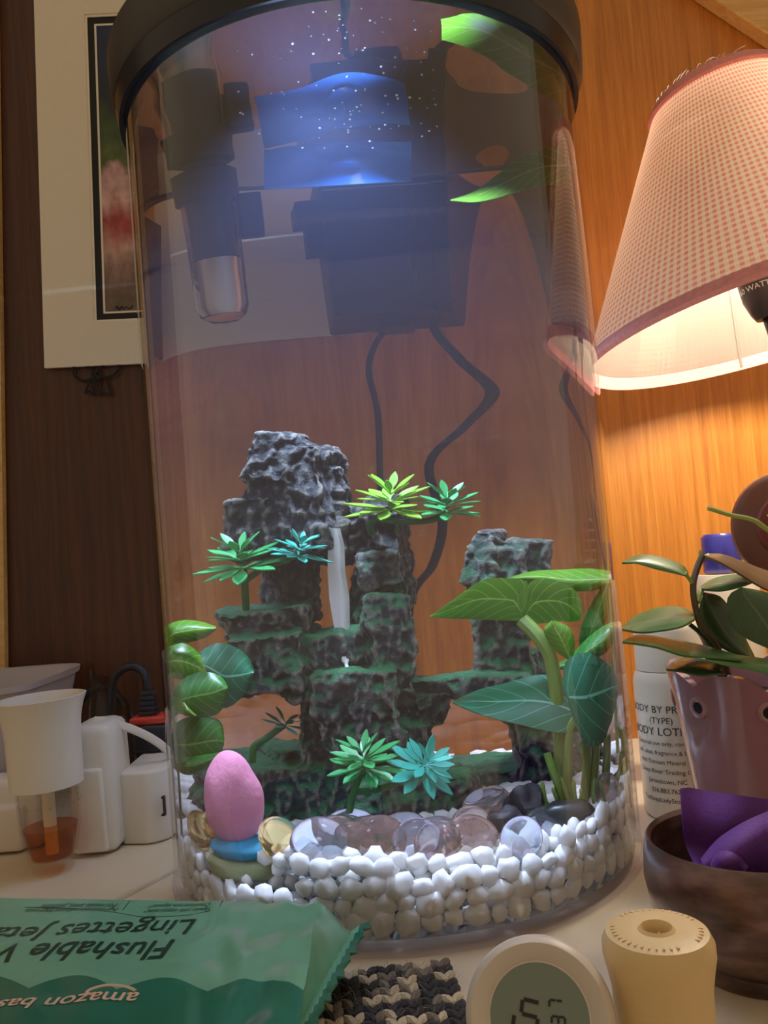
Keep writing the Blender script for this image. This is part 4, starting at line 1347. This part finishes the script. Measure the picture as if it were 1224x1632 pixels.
lav = math.atan2(bc.x - CAM[0], bc.y - CAM[1])
for s, sz, z in lines:
    wrap_text(s, sz * 1.12, br, bc, -lav - 0.38, z + 0.004, 'ink', bt)
jc = Vector((at(1073, 1040, 0.11).x, 0.11, 0))
jt = thing('white_jar', jc, 'plain white jar hidden behind the lotion bottle and the pot', 'jar')
jz = at(1073, 1003, 0.11).z
MB().lathe([(0, 0.0005), (0.021, 0.0005), (0.022, 0.002), (0.022, jz * 0.75), (0.018, jz * 0.8), (0.0, jz * 0.8)], 40, jc).build('body', 'white_bottle', jt)
MB().lathe([(0, jz * 0.8 + 0.0004), (0.0195, jz * 0.8 + 0.0004), (0.0195, jz - 0.002), (0.0175, jz), (0, jz)], 40, jc).build('lid', 'white_bottle', jt)
# bottle with a blue lid behind the plant
plain('blue_lid', S((58, 56, 140)), 0.25, coat=0.4)
vc = Vector((at(1152, 900, 0.13).x, 0.13, 0))
vt = thing('blue_lidded_bottle', vc, 'white bottle with a deep blue lid standing behind the hoya plant', 'bottle')
vz = at(1152, 850, 0.13).z; vm = at(1152, 912, 0.13).z
MB().lathe([(0, 0.0005), (0.0255, 0.0005), (0.0265, 0.002), (0.0265, vm - 0.012), (0.0235, vm - 0.001), (0, vm - 0.001)], 40, vc).build('body', 'white_bottle', vt)
MB().lathe([(0, vm), (0.0150, vm), (0.0155, vm + 0.001), (0.0155, vz - 0.003), (0.013, vz), (0, vz)], 40, vc).build('lid', 'blue_lid', vt)
# hairbrush standing behind the plant
plain('brush_wood', S((104, 62, 44)), 0.4, 0.15, 40)
plain('bristle', S((214, 190, 160)), 0.6)
HBY = 0.0
hb = at(1252, 838, HBY)
bh = thing('hairbrush', (hb.x, HBY, 0), 'brown wooden hairbrush standing upright behind the hoya plant', 'hairbrush')
hbr = 86 * mpp(HBY)
hf = Matrix.Rotation(math.pi / 2, 3, 'X') @ Matrix.Identity(3)
MB().lathe([(0, -0.005), (hbr * 0.9, -0.005), (hbr, -0.002), (hbr, 0.002), (hbr * 0.9, 0.005), (0, 0.005)], 48, hb, hf).build('paddle', 'brush_wood', bh)
plain('brush_pad', S((112, 52, 38)), 0.6)
MB().lathe([(0, 0.0052), (hbr * 0.62, 0.0052), (hbr * 0.58, 0.0075), (0, 0.0085)], 40, hb, hf).build('cushion', 'brush_pad', bh)
for i in range(-4, 5):
    for j in range(-4, 5):
        x, z = i * 0.0075, j * 0.0075
        if x * x + z * z < (hbr * 0.55) ** 2:
            p = hb + Vector((x, -0.0078, z))
            MB().tube([p, p + Vector((x * 0.08 - 0.003, -0.011, z * 0.08))], 0.0008, 6).build('bristle', 'bristle', bh)
MB().tube([hb + Vector((0, 0, -hbr + 0.004)), Vector((hb.x, HBY, 0.05)), Vector((hb.x, HBY, 0.001))], [0.010, 0.008, 0.009], 16, flat=0.6).build('handle', 'brush_wood', bh)

# scalloped pink pot
plain('pink_ceramic', S((158, 112, 116)), 0.18, 0.05, 20, coat=0.6)
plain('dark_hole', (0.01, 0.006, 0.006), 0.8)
plain('potting_soil', S((48, 34, 26)), 0.95, 0.5, 90, 0.6, 120)
pc = Vector((0.2195, -0.062, 0))
pt = thing('flower_pot', pc, 'glossy mauve-pink flower pot with a scalloped rim and small round holes', 'pot')
PRT, PRB, PH = 0.0525, 0.040, 0.113
pa0 = math.atan2(CAM[1] - pc.y, CAM[0] - pc.x) + math.radians(2)
def pot_r(t):
    return PRB + (PRT - PRB) * t ** 0.85
rows = []
for i in range(26):
    t = i / 25
    row = []
    for k in range(129):
        a = 2 * math.pi * k / 128
        sc_ = abs(math.sin((a - pa0) * 4)) ** 0.6
        zz = PH * t - (0.010 * (1 - sc_)) * t ** 5
        r = pot_r(t) + 0.0018 * t ** 6 * (0.4 + sc_)
        row.append(pc + Vector((r * math.cos(a), r * math.sin(a), zz + 0.0006)))
    rows.append(row)
for i in range(25, -1, -1):
    t = i / 25
    row = []
    for k in range(129):
        a = 2 * math.pi * k / 128
        sc_ = abs(math.sin((a - pa0) * 4)) ** 0.6
        zz = PH * max(t, 0.05) - (0.010 * (1 - sc_)) * t ** 5
        r = pot_r(t) - 0.0042 + 0.001 * t ** 6
        row.append(pc + Vector((r * math.cos(a), r * math.sin(a), zz + 0.0006)))
    rows.append(row)
pm_ = grid_mesh('pot_body', rows, 'pink_ceramic')
link('pot_body', pm_, pt)
MB().lathe([(0, 0.0006), (PRB, 0.0006), (PRB - 0.003, 0.006), (0, 0.006)], 64, pc).build('base', 'pink_ceramic', pt)
MB().lathe([(0, PH * 0.80), (pot_r(0.8) - 0.0046, PH * 0.80), (0, PH * 0.79)], 64, pc).build('soil', 'potting_soil', pt)
for k in range(8):
    a = pa0 + k * math.pi / 4
    t = 0.83
    d = Vector((math.cos(a), math.sin(a), 0.0))
    c = pc + d * (pot_r(t) + 0.0004) + Vector((0, 0, PH * t))
    fr_ = Vector((d.x, d.y, -0.08)).to_track_quat('Z', 'Y').to_matrix()
    MB().lathe([(0.0030, -0.001), (0.0034, 0.0010), (0.0046, 0.0016), (0.0062, 0.0010), (0.0068, -0.001)], 24, c, fr_).build('hole_ring', 'pink_ceramic', pt)
    MB().lathe([(0, 0.0012), (0.0034, 0.0011), (0.0034, -0.002), (0, -0.002)], 20, c, fr_).build('hole', 'dark_hole', pt)
# hoya plant
leafmat('hoya_green', S((84, 124, 66)), S((130, 142, 100)), 0.32, 4, 0.12, 0.03)
leafmat('hoya_dark', S((60, 88, 54)), S((96, 108, 80)), 0.25, 4, 0.08, 0.03)
leafmat('hoya_brown', S((128, 98, 68)), S((120, 140, 80)), 0.3, 4, 0.1, 0.03)
plain('hoya_stem', S((92, 76, 50)), 0.6, 0.3, 80)
plain('hoya_young', S((150, 168, 84)), 0.5, 0.15, 60)
hy = thing('hoya_plant', pc + Vector((0, 0, PH * 0.8)), 'hoya plant with thick waxy green leaves growing in the scalloped pink pot', 'plant')
def hleaf(top, bot, y0, y1, mat, cup=0.004, th=0.0012):
    strip_leaf('leaf', top, bot, at, y0, y1, mat, hy, cup=cup, thick=th)
hleaf([(1098, 914), (1088, 900), (1055, 888), (1020, 884), (992, 895)], [(1092, 917), (1075, 914), (1045, 907), (1018, 899), (992, 896)], -0.085, -0.10, 'hoya_green')
hleaf([(1108, 978), (1085, 967), (1050, 968), (1015, 980), (992, 999)], [(1106, 986), (1085, 998), (1055, 1004), (1022, 1007), (992, 1002)], -0.085, -0.115, 'hoya_green')
hleaf([(1185, 1046), (1120, 1028), (1060, 1016), (1018, 1011), (992, 1021)], [(1182, 1050), (1130, 1046), (1090, 1044), (1045, 1030), (992, 1022)], -0.09, -0.12, 'hoya_green')
hleaf([(1126, 886), (1150, 886), (1180, 896), (1210, 908), (1260, 925)], [(1126, 890), (1150, 900), (1180, 918), (1210, 936), (1258, 958)], -0.075, -0.10, 'hoya_brown')
hleaf([(1118, 937), (1140, 924), (1175, 918), (1203, 926)], [(1118, 941), (1150, 943), (1185, 935), (1203, 928)], -0.07, -0.09, 'hoya_green')
hleaf([(1182, 936), (1161, 950), (1162, 985), (1185, 1015), (1240, 1040)], [(1184, 936), (1225, 945), (1255, 965), (1262, 1000), (1242, 1040)], -0.115, -0.105, 'hoya_dark')
hleaf([(1122, 944), (1114, 975), (1126, 1010), (1155, 1036), (1205, 1052)], [(1124, 944), (1150, 952), (1172, 985), (1190, 1020), (1206, 1052)], -0.085, -0.075, 'hoya_dark')
hleaf([(1124, 1052), (1160, 1046), (1200, 1050), (1250, 1058)], [(1124, 1054), (1160, 1062), (1200, 1070), (1250, 1082)], -0.105, -0.120, 'hoya_green')
hleaf([(1062, 1066), (1085, 1052), (1115, 1052), (1150, 1064)], [(1062, 1069), (1085, 1072), (1115, 1078), (1150, 1076)], -0.085, -0.11, 'hoya_dark')
hleaf([(1150, 1075), (1130, 1040), (1115, 1010), (1098, 995)], [(1162, 1070), (1150, 1045), (1130, 1020), (1100, 995)], -0.065, -0.07, 'hoya_dark')
def hstem(pts, r, mat='hoya_stem'):
    MB().tube(smooth_path([at(*p) for p in pts], 6), r, 8).build('stem', mat, hy)
hstem([(1160, 1075, -0.07), (1140, 1025, -0.085), (1118, 1000, -0.09), (1107, 960, -0.09), (1105, 930, -0.088), (1112, 903, -0.085), (1120, 886, -0.083)], 0.0019)
hstem([(1105, 932, -0.088), (1098, 922, -0.09), (1092, 913, -0.092)], 0.0011, 'hoya_young')
hstem([(1112, 960, -0.09), (1116, 945, -0.085), (1120, 938, -0.08)], 0.0015, 'hoya_young')
hstem([(1118, 892, -0.083), (1116, 882, -0.083), (1117, 877, -0.083)], 0.0010, 'hoya_young')
hstem([(1118, 894, -0.083), (1124, 888, -0.083), (1130, 886, -0.082)], 0.0016, 'hoya_young')
hstem([(1128, 810, -0.08), (1136, 812, -0.08), (1165, 821, -0.08), (1195, 827, -0.08), (1215, 838, -0.08), (1245, 870, -0.078), (1265, 960, -0.075), (1240, 1060, -0.07)], 0.0014, 'hoya_young')
# brown glazed bowl
def glaze():
    m, nt, bs = nodes_of('brown_glaze')
    tc = N(nt, 'ShaderNodeTexCoord')
    n1 = N(nt, 'ShaderNodeTexNoise'); n1.inputs['Scale'].default_value = 45; n1.inputs['Detail'].default_value = 6
    mp = N(nt, 'ShaderNodeMapping'); mp.inputs['Scale'].default_value = (1, 1, 2.5)
    nt.links.new(tc.outputs['Object'], mp.inputs['Vector']); nt.links.new(mp.outputs[0], n1.inputs['Vector'])
    r = ramp(nt, [(0.32, S((52, 32, 26))), (0.5, S((92, 62, 54))), (0.72, S((134, 104, 98)))])
    nt.links.new(n1.outputs['Fac'], r.inputs[0]); nt.links.new(r.outputs[0], bs.inputs['Base Color'])
    bs.inputs['Roughness'].default_value = 0.28
    bs.inputs['Coat Weight'].default_value = 0.4
glaze()
wc = Vector((onz(1214, 1540, 0).x, onz(1214, 1540, 0).y, 0))
wm = mpp(wc.y)
BR = 164 * wm
bw = thing('ceramic_bowl', wc, 'small brown glazed ceramic bowl holding purple cloth', 'bowl')
BH = 0.058
MB().lathe([(0, 0.0005), (BR * 0.62, 0.0005), (BR * 0.64, 0.004), (BR * 0.63, 0.007), (BR * 0.82, 0.016), (BR * 0.96, 0.028), (BR, 0.040), (BR * 0.985, 0.050), (BR * 0.955, BH - 0.001), (BR * 0.935, BH), (BR * 0.905, BH - 0.002), (BR * 0.93, 0.046), (BR * 0.90, 0.030), (BR * 0.7, 0.014), (0, 0.009)], 72, wc).build('body', 'brown_glaze', bw)
plain('purple_cloth', S((96, 44, 128)), 0.75, 0.15, 300, 0.2, 500)
cl = thing('purple_cloth', wc + Vector((0, 0, 0.03)), 'crumpled purple cloth stuffed into the brown bowl', 'cloth')
def fold(pt_rows, Ys, name='fold'):
    n = 16
    a = [resample([Vector((x, y, 0)) for x, y in r], n) for r in pt_rows]
    rows = []
    for i in range(n):
        col = smooth_path([at(a[k][i].x, a[k][i].y, Ys[k] + 0.003 * math.sin(i * 0.55 + k)) for k in range(len(a))], 5)
        rows.append(col)
    return link(name, grid_mesh(name, rows, 'purple_cloth', 0.0012), cl)
cy0 = wc.y
fold([[(1084, 1257), (1100, 1256), (1120, 1262), (1170, 1268), (1260, 1278)], [(1086, 1300), (1104, 1300), (1130, 1310), (1180, 1320), (1260, 1320)], [(1092, 1345), (1112, 1352), (1140, 1362), (1185, 1370), (1255, 1370)], [(1108, 1385), (1125, 1390), (1150, 1395), (1190, 1400), (1240, 1400)]], [cy0 + 0.015, cy0 + 0.008, cy0 + 0.012, cy0 + 0.004])
fold([[(1120, 1372), (1145, 1342), (1180, 1318), (1224, 1296), (1270, 1280)], [(1122, 1378), (1155, 1352), (1190, 1340), (1230, 1325), (1262, 1315)], [(1126, 1386), (1160, 1372), (1195, 1370), (1230, 1368), (1258, 1362)], [(1132, 1398), (1165, 1396), (1195, 1398), (1230, 1400), (1250, 1398)]], [cy0 - 0.004, cy0 - 0.016, cy0 - 0.018, cy0 - 0.012])
fold([[(1134, 1380), (1145, 1364), (1158, 1360), (1175, 1366), (1190, 1384)], [(1134, 1386), (1146, 1374), (1158, 1372), (1174, 1376), (1190, 1388)], [(1136, 1394), (1148, 1392), (1160, 1392), (1172, 1392), (1188, 1396)]], [cy0 - 0.022, cy0 - 0.026, cy0 - 0.024])

# cream turned spool
plain('cream_spool', S((222, 192, 136)), 0.42, 0.06, 30, 0.12, 160)
SD = 0.300
sy_ = CAM[1] + SD
stp = at(1046, 1478, sy_)
spx = thing('spool', (stp.x, sy_, 0), 'cream turned spool with a dimpled round top in the front right', 'spool')
k = SD / F
zt = stp.z
MB().lathe([(0, zt - 0.006), (20 * k, zt - 0.0055), (21 * k, zt - 0.001), (24 * k, zt + 0.0004), (29 * k, zt - 0.0006), (60 * k, zt - 0.0002), (78 * k, zt - 0.0012), (85 * k, zt - 0.0045), (85.5 * k, zt - 0.0085), (81 * k, zt - 0.0135), (76 * k, zt - 0.020), (75 * k, zt * 0.45), (79 * k, zt * 0.30), (92 * k, zt * 0.20), (96 * k, zt * 0.10), (92 * k, 0.001), (0, 0.0005)], 64, (stp.x, sy_, 0)).build('body', 'cream_spool', spx)
for j in range(3):
    a = j * math.pi / 3
    MB().box((stp.x, sy_, zt - 0.0042), (34 * k, 4 * k, 0.0022), Matrix.Rotation(a, 3, 'Z')).build('spoke', 'cream_spool', spx, smooth=False)
for j in range(40):
    a = j * 2 * math.pi / 40
    if 0.2 < (a % 2.6) < 2.3:
        MB().box((stp.x + 66 * k * math.cos(a), sy_ + 66 * k * math.sin(a), zt - 0.0004), (7 * k, 3 * k, 0.0004), Matrix.Rotation(a, 3, 'Z')).build('embossing', 'cream_spool', spx, smooth=False)

# round digital thermometer
plain('thermo_white', S((214, 204, 190)), 0.4)
plain('lcd', S((120, 136, 122)), 0.25)
TD = 0.292
tcn = at(860, 1622, CAM[1] + TD)
tn = (Vector(CAM) - tcn).normalized()
tn = (tn + Vector((-0.05, -0.05, -0.05))).normalized()
tf = tn.to_track_quat('Z', 'Y').to_matrix()
k = TD / F
tz = thing('thermometer', (tcn.x, tcn.y + 0.01, 0), 'round white digital thermometer leaning back in front of the aquarium', 'thermometer')
MB().lathe([(0, -0.012), (100 * k, -0.012), (112 * k, -0.009), (116 * k, -0.002), (112 * k, 0.003), (104 * k, 0.0046), (82 * k, 0.0016), (79 * k, 0.0008), (0, 0.0006)], 72, tcn, tf).build('housing', 'thermo_white', tz)
MB().lathe([(0, 0.0012), (75 * k, 0.0012), (76 * k, 0.0007), (0, 0.0002)], 56, tcn, tf).build('display', 'lcd', tz)
bk = tcn - tn * 0.012
lowz = tcn.z - 116 * k * math.sqrt(max(0.0, 1 - tn.z ** 2)) - 0.012 * tn.z
q0 = Vector((tcn.x, tcn.y, lowz)) + Vector((tn.x, tn.y, 0)).normalized() * (116 * k * tn.z * 0.9)
MB().box(Vector((q0.x, q0.y, max(lowz, 0.002) / 2 + 0.0012)) - Vector((tn.x, tn.y, 0)).normalized() * 0.012, (0.028, 0.020, max(lowz, 0.002) + 0.002), None, 0.8).build('stand', 'thermo_white', tz, bevel=0.001, smooth=False)
ix = (Vector(RT) - tn * Vector(RT).dot(tn)).normalized(); iy = tn.cross(ix)
def flat_text(body, size, c, ax, ay, mat, parent, name='digit', lift=0.0015, bold=0.0):
    me = text_mesh(body, size, bold)
    xs = [v.co.x for v in me.vertices]; ys = [v.co.y for v in me.vertices]
    mx_, my_ = (max(xs) + min(xs)) / 2, (max(ys) + min(ys)) / 2
    n_ = ax.cross(ay)
    for v in me.vertices:
        v.co = c + ax * (v.co.x - mx_) + ay * (v.co.y - my_) + n_ * lift
    me.materials.clear(); me.materials.append(MATS[mat])
    return link(name, me, parent)
def seg_digit(segs, c, ax, ay, w, h, t, parent):
    """seven-segment digit; segs from 'abcdefg'"""
    P = {'a': (0, h / 2, 1), 'd': (0, -h / 2, 1), 'g': (0, 0, 1), 'b': (w / 2, h / 4, 0), 'c': (w / 2, -h / 4, 0), 'e': (-w / 2, -h / 4, 0), 'f': (-w / 2, h / 4, 0)}
    rot = Matrix((ax, ay, ax.cross(ay))).transposed()
    for s in segs:
        x, y, hor = P[s]
        sz = (w - t * 0.6, t, 0.0004) if hor else (t, h / 2 - t * 0.6, 0.0004)
        MB().box(c + ax * x + ay * y + ax.cross(ay) * 0.0014, sz, rot).build('segment', 'ink', parent, smooth=False)
def tp(px, py):
    d = ray(px, py)
    t = float((np.array(tcn) - CAM) @ np.array(tn)) / float(d @ np.array(tn))
    return Vector(CAM + d * t)
q = Matrix.Rotation(math.radians(-12), 3, tn)
ux, uy = q @ ix, q @ iy
seg_digit('acdfg', tp(844, 1618), ux, uy, 26 * k, 40 * k, 5.5 * k, tz)
seg_digit('bcd', tp(806, 1636), ux, uy, 22 * k, 40 * k, 5.5 * k, tz)
q2 = Matrix.Rotation(math.radians(-95), 3, tn)
seg_digit('adefg', tp(890, 1626), q2 @ ix, q2 @ iy, 10 * k, 20 * k, 3 * k, tz)
seg_digit('def', tp(886, 1600), q2 @ ix, q2 @ iy, 10 * k, 20 * k, 3 * k, tz)

# knitted coaster
plain('dark_yarn', S((46, 42, 40)), 0.95, 0.2, 400, 0.5, 900)
plain('cream_yarn', S((190, 172, 142)), 0.95, 0.15, 400, 0.5, 900)
plain('grey_yarn', S((112, 100, 86)), 0.95, 0.2, 400, 0.5, 900)
kc = onz(600, 1610, 0.004)
kn = thing('knitted_coaster', kc, 'chunky black and cream knitted coaster lying in front of the aquarium', 'coaster')
ang = math.radians(6)
kx = Vector((math.cos(ang), math.sin(ang), 0)); ky_ = Vector((-kx.y, kx.x, 0))
kxr = onz(738, 1590, 0.004); far_y = onz(600, 1556, 0.004).y
KR = kxr.x; KW, KD = 0.0084 * 14, 0.0062 * 12
mid = Vector((KR - KW / 2, far_y - KD / 2, 0))
MB().box(mid + Vector((0, 0, 0.0022)), (KW - 0.003, KD - 0.003, 0.0036), Matrix.Rotation(ang, 3, 'Z')).build('backing', 'grey_yarn', kn, bevel=0.0015)
leg = {}
for m_ in ('dark_yarn', 'cream_yarn', 'grey_yarn'):
    leg[m_] = MB().tube([(-0.0052, 0, -0.0008), (-0.0035, 0, 0.0006), (0, 0, 0.0011), (0.0035, 0, 0.0004), (0.0052, 0, -0.0012)], [0.0008, 0.0019, 0.0023, 0.0019, 0.0008], 8).mesh('stitch', m_)
sw, shh = 0.0084, 0.0062
nstitch = 0
for r in range(12):
    for c in range(14):
        for s in (-1, 1):
            p = mid + kx * (-KW / 2 + (c + 0.5) * sw) + ky_ * (KD / 2 - (r + 0.5) * shh) 
            v = noise.noise(Vector((c * 0.45 + r * 0.25, r * 0.9, 3.0))) + 0.25 * random.uniform(-1, 1)
            m_ = 'dark_yarn' if v < -0.02 else ('cream_yarn' if v > 0.16 else 'grey_yarn')
            p += ky_ * 0.0 + kx * (s * sw * 0.24) + Vector((0, 0, 0.0048 + random.uniform(-0.0003, 0.0003)))
            if nstitch >= 300 or p.x < -0.075:
                continue
            nstitch += 1
            o = bpy.data.objects.new('stitch', leg[m_]); COL.objects.link(o); o.parent = kn
            o.location = p - Vector(kn.location)
            o.rotation_euler = (0, 0, ang + math.pi / 2 - s * 0.5)
mb = MB()
for i in range(170):
    p = mid + kx * random.uniform(-KW / 2, KW / 2) + ky_ * (KD / 2 - abs(random.gauss(0, KD * 0.3))) + Vector((0, 0, 0.006))
    d = Vector((random.uniform(-1, 1), random.uniform(-0.6, 1), random.uniform(0.1, 1.0))).normalized() * random.uniform(0.003, 0.007)
    e = Vector((random.uniform(-1, 1), random.uniform(-1, 1), random.uniform(-0.5, 0.5))) * 0.002
    mb.tube([p, p + d * 0.5 + e, p + d], 0.00009, 3, cap=False)
fz = mb.build('fuzz', 'cream_yarn', kn)
fz['kind'] = 'stuff'

# green wipes pouch
PZT = 0.042
def pouch_material():
    m, nt, bs = nodes_of('pouch_film')
    uv = N(nt, 'ShaderNodeUVMap'); sp = N(nt, 'ShaderNodeSeparateXYZ'); nt.links.new(uv.outputs[0], sp.inputs[0])
    def M_(op, a, b=None):
        n = N(nt, 'ShaderNodeMath', operation=op)
        for i, v in enumerate((a, b)):
            if v is None: continue
            if isinstance(v, (int, float)): n.inputs[i].default_value = v
            else: nt.links.new(v, n.inputs[i])
        return n.outputs[0]
    wave = M_('ABSOLUTE', M_('SINE', M_('ADD', M_('MULTIPLY', sp.outputs[0], 15.0), 0.7)))
    lim = M_('SUBTRACT', 0.50, M_('MULTIPLY', wave, 0.055))
    dark = M_('GREATER_THAN', sp.outputs[1], lim)
    mx = N(nt, 'ShaderNodeMix', data_type='RGBA'); nt.links.new(dark, mx.inputs['Factor'])
    mx.inputs['A'].default_value = rgba(S((112, 166, 134))); mx.inputs['B'].default_value = rgba(S((38, 106, 82)))
    nt.links.new(mx.outputs['Result'], bs.inputs['Base Color'])
    bs.inputs['Roughness'].default_value = 0.22
    tc = N(nt, 'ShaderNodeTexCoord')
    n1 = N(nt, 'ShaderNodeTexNoise'); n1.inputs['Scale'].default_value = 26; n1.inputs['Detail'].default_value = 2; n1.inputs['Distortion'].default_value = 1.2
    nt.links.new(tc.outputs['Object'], n1.inputs['Vector'])
    bp = N(nt, 'ShaderNodeBump'); bp.inputs['Strength'].default_value = 0.35; bp.inputs['Distance'].default_value = 0.004
    nt.links.new(n1.outputs['Fac'], bp.inputs['Height']); nt.links.new(bp.outputs['Normal'], bs.inputs['Normal'])
pouch_material()
plain('pouch_ink', S((22, 58, 46)), 0.3)
plain('pouch_pink', S((222, 186, 156)), 0.3)
C00, C10 = onz(-150, 1425, PZT), onz(508, 1436, PZT)       # far edge
C01, C11 = onz(-260, 1830, PZT), onz(440, 1830, PZT)       # near edge
def pz(u, v):
    eu = min(u / 0.04, 1.0) if u < 0.5 else 1.0
    fe = 1 - (max(0.0, 1 - v / 0.012)) ** 2 * 0.25
    ne = 1 - max(0.0, (v - 0.92) / 0.08) ** 2 * 0.8
    w = 0.0020 * noise.noise(Vector((u * 7, v * 5, 1.0))) * math.sin(math.pi * min(max(v, 0), 1))
    cr = 0.0050 * max(0, u - 0.7) / 0.3 * noise.noise(Vector((u * 16, v * 7, 9.0)))
    return PZT * eu * fe * ne + w + cr
def pp(u, v):
    a = C00.lerp(C10, u); b = C01.lerp(C11, u)
    p = a.lerp(b, v)
    p.z = pz(u, v)
    return p
def inv(x, y):
    u, v = 0.5, 0.3
    for _ in range(12):
        p = pp(u, v); e = 1e-3
        pu = pp(u + e, v); pv = pp(u, v + e)
        a, b_, c, d = (pu.x - p.x) / e, (pv.x - p.x) / e, (pu.y - p.y) / e, (pv.y - p.y) / e
        det = a * d - b_ * c
        rx_, ry_ = x - p.x, y - p.y
        u += (d * rx_ - b_ * ry_) / det; v += (-c * rx_ + a * ry_) / det
    return u, v
wp = thing('wipes_pouch', (-0.16, -0.22, 0), 'green plastic wipes pouch with upside-down lettering in the front left', 'wipes pouch')
rows = []
NU, NV = 90, 50
for i in range(NU + 1):
    u = i / NU
    row = []
    a = pp(u, 0.0); b_ = pp(u, 1.0)
    row.append(Vector((a.x, a.y - 0.004, 0.001)))
    row.append(Vector((a.x, a.y + 0.0025, 0.012)))
    row.append(Vector((a.x, a.y + 0.002, 0.022)))
    for j in range(NV + 1):
        row.append(pp(u, j / NV))
    row.append(Vector((b_.x, b_.y, 0.001)))
    rows.append(row)
# right end: film runs down from the crest into the crimped seal
crest = rows[-1]
nst = len(crest)
seal = []
for j, p in enumerate(crest):
    v = min(max((j - 3) / NV, 0), 1)
    s = onz(560 - 190 * v, 1486 + 330 * v, 0.026)
    seal.append(s)
for t in (0.2, 0.4, 0.6, 0.8, 1.0):
    row = []
    for j, p in enumerate(crest):
        q = p.lerp(seal[j], t)
        q.z = p.z + (seal[j].z - p.z) * t ** 1.3 + 0.0022 * math.sin(t * math.pi) * noise.noise(Vector((j * 0.25, t * 3, 4)))
        if p.z < 0.03:
            q.z = p.z * (1 - t) + 0.022 * t if j < 3 else q.z
        row.append(q)
    rows.append(row)
me = grid_mesh('film', rows, 'pouch_film', 0.0004)
ul = me.uv_layers[0]
# print coordinates: u and v across the flat top
for lp_ in me.loops:
    co_ = me.vertices[lp_.vertex_index].co
    u, v = inv(co_.x, co_.y)
    ul.data[lp_.index].uv = (u, v)
link('film', me, wp)
# crimped seal
rows = []
for j in range(3, nst - 1):
    p = seal[j]
    d = Vector((0.0085, 0.004, 0.0))
    z0 = 0.0009 * (1 if j % 2 else -1)
    rows.append([p + Vector((-0.0008, 0, 0.0002)), p + d * 0.33 + Vector((0, 0, z0 + 0.001)), p + d * 0.66 + Vector((0, 0, z0 + 0.0016)), p + d + Vector((0.0012 * math.sin(j * 2.1), 0, z0 + 0.002))])
link('crimped_seal', grid_mesh('crimped_seal', rows, 'pouch_film', 0.0005), wp)
def pouch_text(body, s_px, e_px, n_ref, mat, name='lettering', bold=0.0, aspect=1.0):
    """upside-down line: starts at s_px (right end, far side is the baseline); n_ref: the text whose width spans s_px..e_px"""
    A, E_ = onz(*s_px, PZT), onz(*e_px, PZT)
    ax = (E_ - A); L = Vector((ax.x, ax.y, 0)).length; ax = Vector((ax.x, ax.y, 0)).normalized()
    ay = Vector((-ax.y, ax.x, 0))
    if ay.y > 0: ay = -ay
    ref = text_mesh(n_ref, 1.0, bold); wref = max(v.co.x for v in ref.vertices)
    bpy.data.meshes.remove(ref)
    s = L / wref
    me = text_mesh(body, 1.0, bold)
    bm_ = bmesh.new(); bm_.from_mesh(me)
    for _ in range(1):
        bmesh.ops.subdivide_edges(bm_, edges=[e for e in bm_.edges if e.calc_length() > 0.25], cuts=2)
    bmesh.ops.triangulate(bm_, faces=bm_.faces)
    bm_.to_mesh(me); bm_.free()
    for v in me.vertices:
        p = A + ax * (v.co.x * s) + ay * (v.co.y * s * aspect)
        u, w = inv(p.x, p.y)
        p.z = pz(u, w) + 0.0007
        v.co = p
    me.materials.clear(); me.materials.append(MATS[mat])
    return link(name, me, wp)
pouch_text('Flushable Wipes', (284, 1502), (61, 1508), 'Flushable', 'pouch_ink', bold=0.012, aspect=1.25)
pouch_text('Lingettes Jetables', (318, 1467), (103, 1476), 'Lingettes', 'pouch_ink', bold=0.004, aspect=1.25)
pouch_text('amazon basics', (224, 1579), (78, 1590), 'amazon', 'pouch_pink', bold=0.012, aspect=1.1)
pouch_text('Sewer and septic safe*', (338, 1449), (232, 1452), 'Sewer and septic safe*', 'pouch_ink', aspect=1.6)
pouch_text('Convient aux égouts*', (338, 1442), (240, 1444), 'Convient aux égouts*', 'pouch_ink', aspect=1.6)
pouch_text('Formulated without fragrance', (190, 1449), (44, 1450), 'Formulated without fragrance', 'pouch_ink', aspect=1.6)
pouch_text('Formulé sans parfum', (190, 1442), (70, 1443), 'Formulé sans parfum', 'pouch_ink', aspect=1.6)
def pouch_line(pts, r, mat, name):
    P_ = []
    for x, y in pts:
        p = onz(x, y, PZT); u, w = inv(p.x, p.y); p.z = pz(u, w) + 0.0003; P_.append(p)
    return MB().tube(smooth_path(P_, 8), r, 6).build(name, mat, wp)
pouch_line([(40, 1447), (120, 1450), (190, 1457), (230, 1463), (300, 1460), (335, 1453)], 0.0003, 'pouch_ink', 'rule')
pouch_line([(206, 1438), (196, 1452)], 0.0003, 'pouch_ink', 'rule')
pouch_line([(355, 1438), (350, 1448)], 0.0003, 'pouch_ink', 'rule')
pouch_line([(216, 1576), (200, 1571), (170, 1572), (146, 1578), (138, 1584), (148, 1587)], 0.0007, 'pouch_pink', 'smile_mark')
